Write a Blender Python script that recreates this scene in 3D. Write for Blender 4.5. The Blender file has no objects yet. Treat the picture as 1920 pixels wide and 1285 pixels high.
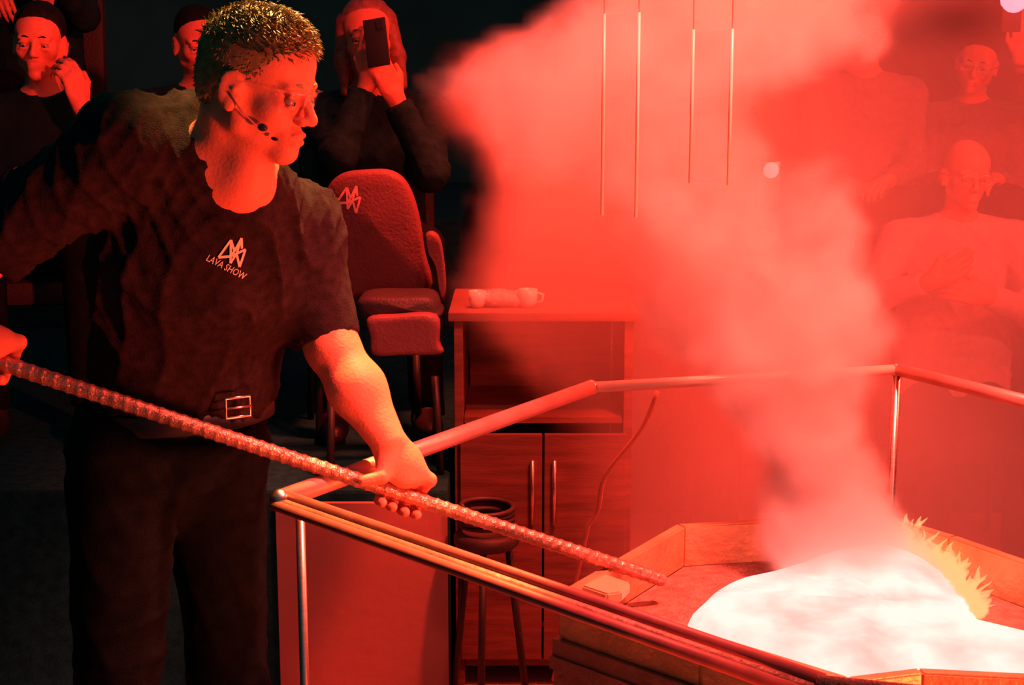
import bpy, bmesh, math, random
import numpy as np
from mathutils import Vector, Matrix
from mathutils.bvhtree import BVHTree

random.seed(7)
RNG = np.random.default_rng(7)
sc = bpy.context.scene
COL = sc.collection

# ------------------------------------------------------------------ camera
CAM = np.array([0.0, 0.0, 1.65]); PITCH = math.radians(10.0); FPX = 1920 * 50 / 36.0
cd = bpy.data.cameras.new('camera'); cd.lens = 50; cd.sensor_width = 36; cd.clip_start = .05
cam = bpy.data.objects.new('camera', cd); COL.objects.link(cam)
cam.location = CAM; cam.rotation_euler = (math.pi / 2 - PITCH, 0, 0); sc.camera = cam

# ------------------------------------------------------------------ world, exposure
w = bpy.data.worlds.new('world'); sc.world = w; w.use_nodes = True
bg = w.node_tree.nodes['Background']; bg.inputs[0].default_value = (0.03, .85, .95, 1); bg.inputs[1].default_value = .06
sc.view_settings.view_transform = 'Standard'; sc.view_settings.look = 'None'
sc.view_settings.exposure = 0.0; sc.view_settings.gamma = 1.0; sc.view_settings.use_curve_mapping = False
try:
    sc.cycles.use_denoising = True
    sc.cycles.volume_step_rate = 1.5; sc.cycles.volume_max_steps = 256
    sc.cycles.max_bounces = 6; sc.cycles.diffuse_bounces = 3; sc.cycles.glossy_bounces = 3
    sc.cycles.transmission_bounces = 4; sc.cycles.volume_bounces = 2; sc.cycles.transparent_max_bounces = 12
    sc.cycles.use_adaptive_sampling = True; sc.cycles.adaptive_threshold = .02
    sc.cycles.sample_clamp_indirect = 4.0
except Exception:
    pass

# ------------------------------------------------------------------ lights
def lamp(name, kind, loc, target, energy, color, size=.3, angle=60, blend=.5):
    ld = bpy.data.lights.new(name, kind); ld.energy = energy; ld.color = color
    if kind == 'SPOT':
        ld.spot_size = math.radians(angle); ld.spot_blend = blend; ld.shadow_soft_size = size
    elif kind == 'AREA':
        ld.size = size
    else:
        ld.shadow_soft_size = size
    o = bpy.data.objects.new(name, ld); COL.objects.link(o); o.location = loc
    if target is not None:
        d = Vector(target) - Vector(loc); o.rotation_euler = d.to_track_quat('-Z', 'Y').to_euler()
    return o

RED = (1, .045, .02)
lamp('red_audience_fill', 'SPOT', (2.4, -.4, 2.9), (-.2, 5.2, 2.1), 1400, (1, .05, .03), .12, 45, .35)      # added fill from behind the camera to brighten the audience faces
lamp('red_key_fill', 'SPOT', (2.1, .8, .30), (-.25, 2.4, 1.35), 760, (1, .085, .03), .2, 36, .6)          # added low fill on the demonstrator, unseen source
lamp('red_haze_fill', 'SPOT', (2.9, 3.2, 2.9), (.7, 4.0, 1.2), 420, RED, .15, 110, .5)          # unseen fill added to light the haze from the right
lamp('red_haze_top_fill', 'SPOT', (.35, 3.95, 3.6), (.12, 3.9, 1.6), 1300, RED, .15, 50, .8)  # added fill from above, brightens the left part of the haze
lamp('red_floor_fill', 'SPOT', (.75, 2.75, 3.4), (.12, 3.65, .05), 1500, RED, .06, 23, .3)  # added lamp, its cone edge shapes the lit floor area
lamp('red_pan_fill', 'SPOT', (1.1, 2.0, 3.7), (.6, 2.85, .4), 1500, (1, .12, .085), .1, 56, .45)  # unseen fill added over pan, sand and plume
lamp('pink_audience_fill', 'SPOT', (2.6, .6, 3.5), (1.62, 5.0, 1.25), 700, (1, .13, .09), .1, 19, .6)  # added pinker fill to lift the right-hand audience out of the haze
lamp('amber_back_spot', 'SPOT', (-.12, 3.3, 3.5), (-.27, 2.32, 1.55), 1300, (1, .42, .1), .05, 18, .3)
lamp('green_spot', 'SPOT', (-1.9, 4.2, 2.9), (-.66, 2.45, 1.6), 26, (.02, 1, .3), .05, 9, .6)

# ------------------------------------------------------------------ pixel helpers (1920 x 1285)
def ray(px, py):
    a = (px - 960) / FPX; b = -(py - 642.5) / FPX
    return np.array([a, b * math.sin(PITCH) + math.cos(PITCH), b * math.cos(PITCH) - math.sin(PITCH)])
def P(px, py, D):
    r = ray(px, py); return CAM + r * (D / r[1])
def G(px, py, z):
    r = ray(px, py); return CAM + r * ((z - CAM[2]) / r[2])
def unit(v): v = np.asarray(v, float); return v / (np.linalg.norm(v) + 1e-12)
A3 = lambda *v: np.array(v, float)

# ------------------------------------------------------------------ materials
MATS = {}
def mat(name, col, rough=.6, metal=0.0, var=.15, scale=12, bump=0.0, bscale=60, spec=.5, emit=None, estr=0, coat=0, sheen=0, stretch=None):
    if name in MATS: return MATS[name]
    m = bpy.data.materials.new(name); m.use_nodes = True; nt = m.node_tree; b = nt.nodes['Principled BSDF']
    tc = nt.nodes.new('ShaderNodeTexCoord'); no = nt.nodes.new('ShaderNodeTexNoise'); no.inputs['Scale'].default_value = scale
    no.inputs['Detail'].default_value = 4
    src = tc.outputs['Object']
    if stretch:
        mp = nt.nodes.new('ShaderNodeMapping'); mp.inputs['Scale'].default_value = stretch
        nt.links.new(src, mp.inputs[0]); src = mp.outputs[0]
    nt.links.new(src, no.inputs['Vector'])
    cr = nt.nodes.new('ShaderNodeValToRGB')
    c = np.array(col[:3]); lo = np.clip(c * (1 - var), 0, 1); hi = np.clip(c * (1 + var), 0, 1)
    cr.color_ramp.elements[0].position = .3; cr.color_ramp.elements[1].position = .7
    cr.color_ramp.elements[0].color = (*lo, 1); cr.color_ramp.elements[1].color = (*hi, 1)
    nt.links.new(no.outputs[0], cr.inputs[0]); nt.links.new(cr.outputs[0], b.inputs['Base Color'])
    b.inputs['Roughness'].default_value = rough; b.inputs['Metallic'].default_value = metal
    b.inputs['Specular IOR Level'].default_value = spec
    if coat: b.inputs['Coat Weight'].default_value = coat
    if sheen: b.inputs['Sheen Weight'].default_value = sheen
    if bump:
        n2 = nt.nodes.new('ShaderNodeTexNoise'); n2.inputs['Scale'].default_value = bscale; n2.inputs['Detail'].default_value = 3
        bu = nt.nodes.new('ShaderNodeBump'); bu.inputs['Strength'].default_value = bump; bu.inputs['Distance'].default_value = .01
        nt.links.new(src, n2.inputs['Vector']); nt.links.new(n2.outputs[0], bu.inputs['Height']); nt.links.new(bu.outputs[0], b.inputs['Normal'])
    if emit:
        b.inputs['Emission Color'].default_value = (*emit, 1); b.inputs['Emission Strength'].default_value = estr
    MATS[name] = m; return m

SKIN = mat('skin', (.78, .25, .16), .5, var=.08, scale=25, bump=.12, bscale=180, spec=.35)
SKINB = mat('skin_tanned', (.66, .2, .13), .5, var=.08, scale=25, bump=.1, bscale=150, spec=.35)
CLOTH = mat('black_cotton', (.024, .017, .021), .95, var=.3, scale=60, bump=.4, bscale=420, spec=.04)
CLOTHD = mat('dark_wool', (.008, .034, .038), .95, var=.3, scale=30, bump=.3, bscale=250, spec=.1)
DENIM = mat('dark_trousers', (.006, .010, .011), .95, var=.3, scale=30, bump=.3, bscale=300, spec=.03)
PLUM = mat('plum_knit', (.06, .025, .035), .9, var=.2, scale=50, bump=.4, bscale=200, spec=.15)
PALE = mat('pale_sweater', (.6, .42, .38), .9, var=.1, scale=40, bump=.4, bscale=220, spec=.2)
GREYC = mat('grey_jacket', (.2, .14, .14), .9, var=.2, scale=40, bump=.3, bscale=200, spec=.2)
HAIRM = mat('sandy_hair', (.22, .17, .07), .45, var=.4, scale=60, spec=.5)
HAIRD = mat('dark_hair', (.010, .012, .012), .7, var=.4, scale=60, spec=.08)
HAIRR = mat('auburn_hair', (.25, .1, .07), .5, var=.3, scale=60, spec=.4)
STEEL = mat('brushed_steel', (.75, .6, .55), .28, 1.0, var=.12, scale=30, bump=.05, bscale=200, stretch=(1, 1, 6))
RUST = mat('scaled_iron', (.55, .3, .22), .34, .7, var=.35, scale=60, bump=.25, bscale=260)
BLACKP = mat('black_plastic', (.02, .022, .024), .45, var=.1, spec=.4)
RUBBER = mat('black_rubber', (.025, .02, .022), .6, var=.2, bump=.2)
EYEW = mat('eye_white', (.34, .24, .22), .25, var=.02)
EYED = mat('dark_iris', (.02, .012, .01), .2, var=.1)
SEATM = mat('oxblood_leatherette', (.16, .07, .075), .55, var=.12, scale=8, bump=.25, bscale=120, spec=.3)
SEATD = mat('black_leatherette', (.03, .028, .03), .55, var=.2, scale=8, bump=.25, bscale=120, spec=.3)
PRINT = mat('cream_print', (.95, .85, .7), .7, var=.08, scale=80)
PRINTR = mat('faded_red_print', (.85, .5, .4), .7, var=.08, scale=80)
WALLM = mat('black_painted_wall', (.006, .11, .12), .95, var=.2, scale=2, bump=.2, bscale=25, spec=.1)
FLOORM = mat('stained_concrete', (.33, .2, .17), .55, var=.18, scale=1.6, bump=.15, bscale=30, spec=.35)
TIERM = mat('black_carpet', (.008, .07, .08), .98, var=.3, scale=40, bump=.6, bscale=300, spec=.05)
CABM = mat('stained_wood', (.16, .07, .05), .6, var=.35, scale=5, bump=.15, bscale=40, stretch=(1, 1, 9))
PANM = mat('lava_lit_iron', (.75, .4, .2), .5, .5, var=.25, scale=10, bump=.3, bscale=70)  # orange of the lava light on the side plates put into the base colour
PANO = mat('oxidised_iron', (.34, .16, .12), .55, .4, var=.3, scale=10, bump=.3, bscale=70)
SANDM = mat('basalt_sand', (.42, .2, .15), .9, var=.35, scale=35, bump=.9, bscale=120, spec=.2)
CREAM = mat('cream_ceramic', (.85, .7, .6), .3, var=.04)

def glass(name, tint=(.95, .95, .95), fac=.12):
    m = bpy.data.materials.new(name); m.use_nodes = True; nt = m.node_tree
    for n in list(nt.nodes): nt.nodes.remove(n)
    o = nt.nodes.new('ShaderNodeOutputMaterial'); t = nt.nodes.new('ShaderNodeBsdfTransparent'); g = nt.nodes.new('ShaderNodeBsdfGlossy')
    t.inputs[0].default_value = (*tint, 1); g.inputs['Roughness'].default_value = .04
    f = nt.nodes.new('ShaderNodeFresnel'); f.inputs[0].default_value = 1.45
    mx = nt.nodes.new('ShaderNodeMixShader'); mt = nt.nodes.new('ShaderNodeMath'); mt.operation = 'MULTIPLY'; mt.inputs[1].default_value = fac * 6
    nt.links.new(f.outputs[0], mt.inputs[0]); nt.links.new(mt.outputs[0], mx.inputs[0])
    nt.links.new(t.outputs[0], mx.inputs[1]); nt.links.new(g.outputs[0], mx.inputs[2]); nt.links.new(mx.outputs[0], o.inputs[0])
    return m
LENS = glass('clear_lens', (.99, .99, .99), fac=.05)
PANE = glass('clear_glass', (.99, .99, .99), fac=.04)

# ------------------------------------------------------------------ object helpers
WLOC = {}
def thing(name, label, cat, loc=(0, 0, 0), group=None):
    o = bpy.data.objects.new(name, None); COL.objects.link(o); o.location = loc; o.empty_display_size = .1
    WLOC[o] = np.array(loc, float); tag(o, label, cat, group); return o
def tag(o, label=None, cat=None, group=None, kind=None):
    if label: o['label'] = label
    if cat: o['category'] = cat
    if group: o['group'] = group
    if kind: o['kind'] = kind
    return o
def origin(o): return WLOC.get(o, np.zeros(3))
def mk(name, V, F, m, parent=None, smooth=True, loc=None):
    """mesh from world-space vertices; its origin goes to parent's origin (or loc)"""
    V = np.asarray(V, float)
    base = np.array(loc, float) if loc is not None else origin(parent)
    me = bpy.data.meshes.new(name); me.from_pydata((V - base).tolist(), [], [list(f) for f in F] if not isinstance(F, list) else F)
    me.update()
    if m: me.materials.append(m)
    if smooth and len(me.polygons): me.polygons.foreach_set('use_smooth', [True] * len(me.polygons))
    o = bpy.data.objects.new(name, me); COL.objects.link(o)
    if parent is not None:
        o.parent = parent; o.location = base - origin(parent)
    else: o.location = base
    WLOC[o] = base; return o
class MB:
    def __init__(s): s.V = []; s.F = []
    def add(s, V, F):
        n = len(s.V); s.V += [tuple(map(float, v)) for v in V]; s.F += [[i + n for i in f] for f in F]; return s
    def box(s, c, half, ax=None, bev=0.0):
        ax = np.eye(3) if ax is None else np.array(ax, float)
        bm = bmesh.new(); bmesh.ops.create_cube(bm, size=2)
        for v in bm.verts: v.co = Vector([v.co[i] * half[i] for i in range(3)])
        if bev: bmesh.ops.bevel(bm, geom=list(bm.edges), offset=bev, segments=2, affect='EDGES', profile=.6)
        bm.verts.index_update()
        V = [np.array(c) + v.co[0] * ax[0] + v.co[1] * ax[1] + v.co[2] * ax[2] for v in bm.verts]
        F = [[v.index for v in f.verts] for f in bm.faces]; bm.free(); return s.add(V, F)
    def tube(s, pts, r, n=12, cap=True, closed=False):
        pts = [np.array(p, float) for p in pts]; m = len(pts); rr = r if hasattr(r, '__len__') else [r] * m
        V = []; F = []; prev = None
        for i, p in enumerate(pts):
            if closed: t = unit(pts[(i + 1) % m] - pts[i - 1])
            else: t = unit(pts[min(i + 1, m - 1)] - pts[max(i - 1, 0)])
            if prev is None:
                a = unit(np.cross(t, (0, 0, 1) if abs(t[2]) < .9 else (1, 0, 0)))
            else: a = unit(prev - t * np.dot(prev, t))
            prev = a; b = np.cross(t, a)
            for k in range(n):
                th = 2 * math.pi * k / n; V.append(p + rr[i] * (math.cos(th) * a + math.sin(th) * b))
        for i in range(m if closed else m - 1):
            j = (i + 1) % m
            for k in range(n):
                F.append([i * n + k, i * n + (k + 1) % n, j * n + (k + 1) % n, j * n + k])
        if cap and not closed: F.append(list(range(n))[::-1]); F.append([(m - 1) * n + k for k in range(n)])
        return s.add(V, F)
    def ball(s, c, r, R=None, seg=12, rings=8):
        r = r if hasattr(r, '__len__') else (r, r, r); R = np.eye(3) if R is None else R
        V = []; F = []
        V.append(np.array([0, 0, 1.])); 
        for i in range(1, rings):
            ph = math.pi * i / rings
            for k in range(seg):
                th = 2 * math.pi * k / seg; V.append(np.array([math.sin(ph) * math.cos(th), math.sin(ph) * math.sin(th), math.cos(ph)]))
        V.append(np.array([0, 0, -1.]))
        for k in range(seg): F.append([0, 1 + k, 1 + (k + 1) % seg])
        for i in range(rings - 2):
            for k in range(seg):
                a = 1 + i * seg + k; b = 1 + i * seg + (k + 1) % seg; F.append([a, a + seg, b + seg, b])
        l = len(V) - 1; o = 1 + (rings - 2) * seg
        for k in range(seg): F.append([o + k, l, o + (k + 1) % seg])
        V = [np.array(c) + (v * np.array(r)) @ R for v in V]; return s.add(V, F)
    def obj(s, name, m, parent=None, smooth=False, loc=None):
        o = mk(name, s.V, s.F, m, parent, smooth, loc)
        return o
def smooth_angle(o, deg=35):
    me = o.data
    me.polygons.foreach_set('use_smooth', [True] * len(me.polygons))
    try: me.set_sharp_from_angle(angle=math.radians(deg))
    except Exception: pass
    return o

# ------------------------------------------------------------------ signed distance modelling (one continuous skin per body)
class SDF:
    def __init__(s): s.p = []
    def ell(s, c, r, R=None, k=.02, sub=False):
        c = np.array(c, float); r = np.array(r, float); R = np.eye(3) if R is None else np.array(R, float)
        def fn(X):
            q = (X - c) @ R.T; k0 = np.linalg.norm(q / r, axis=-1); k1 = np.linalg.norm(q / (r * r), axis=-1) + 1e-9
            return k0 * (k0 - 1) / k1
        m = r.max(); s.p.append((fn, c - m, c + m, k, sub)); return s
    def cone(s, a, b, ra, rb, k=.02, flat=None, capa=False, capb=False, sub=False):
        """tapered capsule; flat=(direction, factor) widens it along direction"""
        a = np.array(a, float); b = np.array(b, float); d = b - a; L2 = d @ d + 1e-12; u = d / math.sqrt(L2)
        def fn(X):
            q = X - a; t = np.clip((q @ d) / L2, 0, 1); v = q - t[..., None] * d
            if flat is not None:
                n = unit(flat[0]); n = unit(n - u * (n @ u)); c = (v @ n); v = v - c[..., None] * n * (1 - 1 / flat[1])
            D = np.linalg.norm(v, axis=-1) - (ra + (rb - ra) * t)
            if capa: D = np.maximum(D, -(q @ u))
            if capb: D = np.maximum(D, (X - b) @ u)
            return D
        m = max(ra, rb) * (flat[1] if flat is not None else 1)
        s.p.append((fn, np.minimum(a, b) - m, np.maximum(a, b) + m, k, sub)); return s
    def mesh(s, h, disp=None):
        M = .035
        lo = np.min([p[1] for p in s.p if not p[4]], axis=0) - M; hi = np.max([p[2] for p in s.p if not p[4]], axis=0) + M
        n = np.ceil((hi - lo) / h).astype(int) + 1
        f = np.full(n, 1.0, np.float32)
        for fn, a, b, k, sub in s.p:
            i0 = np.maximum(np.floor((a - M - k - lo) / h).astype(int), 0); i1 = np.minimum(np.ceil((b + M + k - lo) / h).astype(int) + 1, n)
            if np.any(i1 <= i0): continue
            g = np.stack(np.meshgrid(*[(lo[j] + h * np.arange(i0[j], i1[j])) for j in range(3)], indexing='ij'), -1)
            d = fn(g).astype(np.float32); sl = tuple(slice(i0[j], i1[j]) for j in range(3)); c = f[sl]
            if sub:
                e = -d; hh = np.clip(.5 - .5 * (c - e) / k, 0, 1) if k > 0 else None
                f[sl] = (c * (1 - hh) + e * hh + k * hh * (1 - hh))
            else:
                hh = np.clip(.5 + .5 * (c - d) / k, 0, 1); f[sl] = c * (1 - hh) + d * hh - k * hh * (1 - hh)
        return snet(f, lo, h)
def snet(f, lo, h):
    s = f < 0
    c = np.zeros(tuple(np.array(f.shape) - 1), np.uint8)
    nx, ny, nz = c.shape
    for i in (0, 1):
        for j in (0, 1):
            for k in (0, 1): c += s[i:i + nx, j:j + ny, k:k + nz]
    act = (c > 0) & (c < 8); ijk = np.argwhere(act); idx = np.full(c.shape, -1, np.int64); idx[act] = np.arange(len(ijk))
    acc = np.zeros((len(ijk), 3)); cnt = np.zeros(len(ijk))
    cor = [np.array([i, j, k]) for i in (0, 1) for j in (0, 1) for k in (0, 1)]
    val = {tuple(q): f[ijk[:, 0] + q[0], ijk[:, 1] + q[1], ijk[:, 2] + q[2]] for q in cor}
    for q in cor:
        for ax in range(3):
            if q[ax] == 0:
                r = q.copy(); r[ax] = 1; fa = val[tuple(q)]; fb = val[tuple(r)]
                m = (fa < 0) != (fb < 0); t = np.where(m, fa / (fa - fb + 1e-20), 0)
                pos = q + t[:, None] * (r - q); acc[m] += pos[m]; cnt[m] += 1
    V = lo + h * (ijk + acc / np.maximum(cnt, 1)[:, None])
    F = []
    for ax in range(3):
        o1, o2 = [(1, 2), (2, 0), (0, 1)][ax]
        S = np.moveaxis(s, (ax, o1, o2), (0, 1, 2)); I = np.moveaxis(idx, (ax, o1, o2), (0, 1, 2))
        ch = S[:-1, 1:-1, 1:-1] != S[1:, 1:-1, 1:-1]; w_ = np.argwhere(ch); a = w_[:, 0]; b = w_[:, 1] + 1; c_ = w_[:, 2] + 1
        q = np.stack([I[a, b - 1, c_ - 1], I[a, b, c_ - 1], I[a, b, c_], I[a, b - 1, c_]], 1)
        inside = S[a, b, c_]; q[~inside] = q[~inside][:, ::-1]
        F.append(q)
    F = np.concatenate(F); F = F[(F >= 0).all(1)]
    return V, F
def relax(V, F, it=1, lam=.5):
    E = np.concatenate([F[:, [0, 1]], F[:, [1, 2]], F[:, [2, 3]], F[:, [3, 0]]])
    for _ in range(it):
        S = np.zeros_like(V); C = np.zeros(len(V))
        for a, b in ((0, 1), (1, 0)):
            for j in range(3): S[:, j] += np.bincount(E[:, a], V[E[:, b], j], len(V))
            C += np.bincount(E[:, a], minlength=len(V))
        V = V + lam * (S / np.maximum(C, 1)[:, None] - V)
    return V
def normals(V, F):
    n = np.cross(V[F[:, 2]] - V[F[:, 0]], V[F[:, 3]] - V[F[:, 1]]); N = np.zeros_like(V)
    for c in range(4):
        for j in range(3): N[:, j] += np.bincount(F[:, c], n[:, j], len(V))
    return N / (np.linalg.norm(N, axis=1)[:, None] + 1e-12)
def wrinkle(V, F, amp, freq, seed=0, dirs=None):
    r = np.random.default_rng(seed); N = normals(V, F); d = np.zeros(len(V))
    for i in range(5):
        k = r.normal(size=3) if dirs is None else np.array(dirs[i % len(dirs)], float) + r.normal(size=3) * .25
        k = unit(k) * freq * (.6 + .35 * i); q = unit(r.normal(size=3)) * freq * .6
        ph = V @ k + 1.6 * np.sin(V @ q + r.random() * 6)
        env = .5 + .5 * np.sin(V @ (unit(r.normal(size=3)) * freq * .35) + r.random() * 6)
        d += (1 - np.abs(np.sin(ph))) ** 2.2 * env / (1 + .5 * i)
    d = d - d.mean(); return V + N * (amp * d)[:, None]

def frame(yaw, pitch=0, roll=0):
    """rows U (forward), L (left), V (up); yaw 0 faces the camera (-y), +yaw turns to image right; pitch down positive"""
    U = A3(math.sin(yaw), -math.cos(yaw), 0); Z = A3(0, 0, 1); L = np.cross(Z, U)
    U2 = U * math.cos(pitch) - Z * math.sin(pitch); V2 = Z * math.cos(pitch) + U * math.sin(pitch)
    L2 = L * math.cos(roll) + V2 * math.sin(roll); V3 = V2 * math.cos(roll) - L * math.sin(roll)
    return np.array([U2, L2, V3])
def head_sdf(F, O, B, s=1.0, fem=False):
    S = .001 * s
    pt = lambda u, w_, v: O + S * (u * B[0] + w_ * B[1] + v * B[2])
    E = lambda c, r, k=.012, sub=False, R=B: F.ell(pt(*c), np.array(r) * S, R, k, sub)
    C = lambda a, b, ra, rb, k=.012: F.cone(pt(*a), pt(*b), ra * S, rb * S, k)
    E((-12, 0, 33), (93, 74, 84), .015); E((30, 0, 38), (56, 64, 58), .02); E((28, 0, -30), (52, 57, 62), .02)
    for g in (-1, 1):
        C((64, 0, -98), (0, g * 46, -62), 17, 17, .02); C((0, g * 50, -60), (-8, g * 62, -8), 14, 14, .02)
        E((52, g * 43, -27), (24, 20, 20), .018)
        E((74, g * 30, 13), (13, 24, 7), .012)
    E((66, 0, -99), (19, 21, 15), .014)
    E((70, 0, -70), (20, 27, 20), .014)
    for g in (-1, 1): E((88, g * 32, -10), (17, 17, 12), .012, True)
    C((82, 0, 4), (103, 0, -34), 7, 9.5, .01); E((104, 0, -38), (10, 10, 9), .006)
    for g in (-1, 1): E((92, g * 12, -42), (11, 8, 8), .006)
    for g in (-1, 1): E((97, g * 6, -50), (5, 3, 4), .003, True)
    E((87, 0, -66), (9, 22, 6), .004); E((86, 0, -78), (10, 19, 7), .004); E((99, 0, -72), (10, 22, 1.8), .003, True)
    for g in (-1, 1): E((80, g * 32, -1), (8, 17, 6), .006); E((80, g * 32, -20), (7, 16, 6), .006)
    for g in (-1, 1):
        Rr = np.array([unit(B[0] * .92 - g * B[1] * .3), unit(B[1] + .33 * g * B[0]), B[2]])
        E((-10, g * 79, -10), (21, 5.5, 33), .004, False, Rr); E((-6, g * 85, -5), (10, 3.6, 19), .004, True, Rr)
        E((-6, g * 80, -34), (9, 6, 12), .004, False, Rr); E((-2, g * 80, -8), (6, 5, 7), .003, False, Rr)
    return pt
def eyes(parent, pt, B, s=1.0, r=12.0):
    for g in (-1, 1):
        MB().ball(pt(72.5, g * 32, -11), r * .001 * s, seg=14, rings=10).obj('eye', EYEW, parent, True)
        e = MB().ball(pt(80.6, g * 32, -13), np.array((4.6, 5.6, 5.6)) * .001 * s, B, 12, 8).obj('iris', EYED, parent, True)
def hand_open(F, W, d, n, side=1, curl=.35, s=1.0, fist=False):
    """W wrist, d pointing to the fingers, n back of the hand"""
    d = unit(d); n = unit(n - d * np.dot(n, d)); l = np.cross(n, d) * side
    F.ell(W + d * .052 * s, (.052 * s, .040 * s, .016 * s), np.array([d, l, n]), .012)
    F.cone(W - d * .01, W + d * .02, .024 * s, .026 * s, .012, (l, 1.25))
    Ls = [.040, .046, .043, .034]
    for i, o in enumerate((-.030, -.010, .010, .029)):
        K = W + d * (.092 - .004 * abs(i - 1)) * s + l * o * s + n * .002; ang = curl * (.7 + .1 * i); p = K; q = K; dd = d
        F.cone(W + d * .05 * s + l * o * s * .8, K, .011 * s, .0100 * s, .006)
        for j, (ln, rr) in enumerate(((1, .0092), (.62, .0083), (.5, .0074))):
            a = ang * (j + 1) if not fist else (1.35, 2.7, 3.6)[j]
            dd = d * math.cos(a) - n * math.sin(a) + l * o * .9 * (0 if fist else 1); q = p + unit(dd) * Ls[i] * ln * s
            F.cone(p, q, rr * s * 1.04, rr * s, .0035); p = q
    T0 = W + d * .028 * s - l * .028 * s; T1 = T0 + (d * .030 - l * .022 - n * .006) * s; T2 = T1 + (d * .030 - l * .006 - n * .012) * s
    F.cone(T0, T1, .0135 * s, .0115 * s, .01); F.cone(T1, T2, .011 * s, .0085 * s, .004)
def hand_grip(F, H, a, n1, n2, W, tgt=-1, s=1.0, r=.016):
    """close a fist round a bar at H with axis a; n1 up from the bar, n2 to its far side"""
    for i, o in enumerate((.034, .0115, -.0115, -.033)):
        f = (1, 1.05, 1, .9)[i]; K = H + a * o + n1 * (r + .021) * s + n2 * .010
        p1 = H + a * o * 1.02 + n1 * .010 + n2 * (r + .018) * f; p2 = H + a * (o * 1.0 - .003) - n1 * (r + .010) * f + n2 * .012; p3 = H + a * (o - .006) - n1 * (r + .007) * f - n2 * (.014 + .004 * (i % 2))
        F.cone(W + a * o * .45 - n1 * .012, K, .014, .0125, .012); F.cone(K, p1, .0118, .0105, .005); F.cone(p1, p2, .0105, .0095, .004); F.cone(p2, p3, .0096, .0082, .004)
    C = (W + H + n1 * .03) / 2; d = unit(H + n1 * .03 - W)
    F.ell(C, (.046, .040, .020), np.array([d, unit(a - d * (a @ d)), np.cross(d, unit(a - d * (a @ d)))]), .014)
    T0 = W * .55 + (H + n1 * .03) * .45 + a * tgt * .028; T1 = H + a * tgt * .056 + n1 * .020 - n2 * .014; T2 = H + a * tgt * .086 + n1 * .005 - n2 * (r + .004)
    F.cone(T0, T1, .0155, .0125, .012); F.cone(T1, T2, .0122, .0095, .005)
def ik(a, b, l1, l2, hint):
    d = b - a; L = np.linalg.norm(d); L = min(L, (l1 + l2) * .999); u = unit(d)
    x = (l1 * l1 - l2 * l2 + L * L) / (2 * L); h = math.sqrt(max(l1 * l1 - x * x, 0)); n = unit(hint - u * (hint @ u)); return a + u * x + n * h

exec_later = []
# ------------------------------------------------------------------ the setting
def struct(mb, name, m, smooth=False): o = mb.obj(name, m, None, smooth); o['kind'] = 'structure'; return o
struct(MB().box((.5, 3.2, -.05), (4.5, 5.6, .05)), 'floor', FLOORM)
struct(MB().box((.5, 8.85, 1.9), (4.5, .05, 2.0)), 'wall_back', WALLM)
struct(MB().box((-4.05, 3.2, 1.9), (.05, 5.6, 2.0)), 'wall_left', WALLM)
struct(MB().box((5.05, 3.2, 1.9), (.05, 5.6, 2.0)), 'wall_right', WALLM)
# stepped audience platforms
PZ = .62
t = MB(); t.box((-2.06, 6.2, PZ / 2), (1.89, 2.59, PZ / 2), bev=.01)
o = t.obj('seating_platform', TIERM); MB().box((-.395, 3.600, PZ / 2 - .01), (.225, .008, PZ / 2 - .02), bev=.002).obj('lit_floor_board', FLOORM, o); tag(o, 'low black carpeted seating platform behind the demonstrator', 'platform')  # lighter board added to imitate the lit floor; the riser itself is black
t = MB(); t.box((2.40, 7.12, PZ / 2 + .02), (2.55, 1.67, PZ / 2 + .02), bev=.01)
o = t.obj('seating_platform', TIERM); tag(o, 'black carpeted seating platform at the right, seen through red smoke', 'platform')
t = MB(); t.box((-2.1, 7.5, PZ + .24), (1.88, 1.28, .24), bev=.01)
o = t.obj('seating_platform', TIERM); tag(o, 'upper black carpeted step along the back at the left', 'platform')

# ------------------------------------------------------------------ guard rail round the pan
RZ = 1.0
R_A = G(525, 937, RZ); R_B = G(1108, 727, RZ); R_C = G(1682, 693, RZ); R_D = G(2010, 775, RZ); R_F = G(1530, 1289, RZ); R_E = R_F + A3(.45, -.12, 0); 
R_G = A3(R_D[0] + .12, R_D[1] - .5, RZ)
rail = thing('guard_rail', 'steel guard rail with a tubular top bar standing around the molten lava pan', 'railing', (.4, 2.4, 0))
def sqbar(p, q, half, m, name, parent, up=A3(0, 0, 1), bev=.004):
    d = unit(q - p); sd = unit(np.cross(up, d)); u2 = np.cross(d, sd); L = np.linalg.norm(q - p) / 2
    mb = MB(); mb.box((p + q) / 2, (L, half[0], half[1]), [d, sd, u2], bev); o = mb.obj(name, m, parent); return smooth_angle(o)
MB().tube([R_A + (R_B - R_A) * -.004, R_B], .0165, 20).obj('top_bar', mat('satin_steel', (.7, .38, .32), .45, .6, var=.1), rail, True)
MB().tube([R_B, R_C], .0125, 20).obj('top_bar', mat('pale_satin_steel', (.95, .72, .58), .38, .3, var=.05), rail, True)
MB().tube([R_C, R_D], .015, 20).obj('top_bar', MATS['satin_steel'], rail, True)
MB().tube([R_D, R_G, R_E], .015, 20).obj('top_bar', STEEL, rail, True)
f0 = R_A; f1 = R_F; dn = A3(0, 0, -.020); sd = unit(np.cross(f1 - f0, A3(0, 0, 1)))
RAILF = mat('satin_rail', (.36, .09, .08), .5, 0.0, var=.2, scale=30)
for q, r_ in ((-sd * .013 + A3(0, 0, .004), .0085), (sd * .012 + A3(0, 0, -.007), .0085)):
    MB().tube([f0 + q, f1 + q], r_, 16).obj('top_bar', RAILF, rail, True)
MB().tube([f0 - A3(0, 0, .007), f1 - A3(0, 0, .007)], .010, 12).obj('core_bar', PANO, rail, True)
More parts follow.
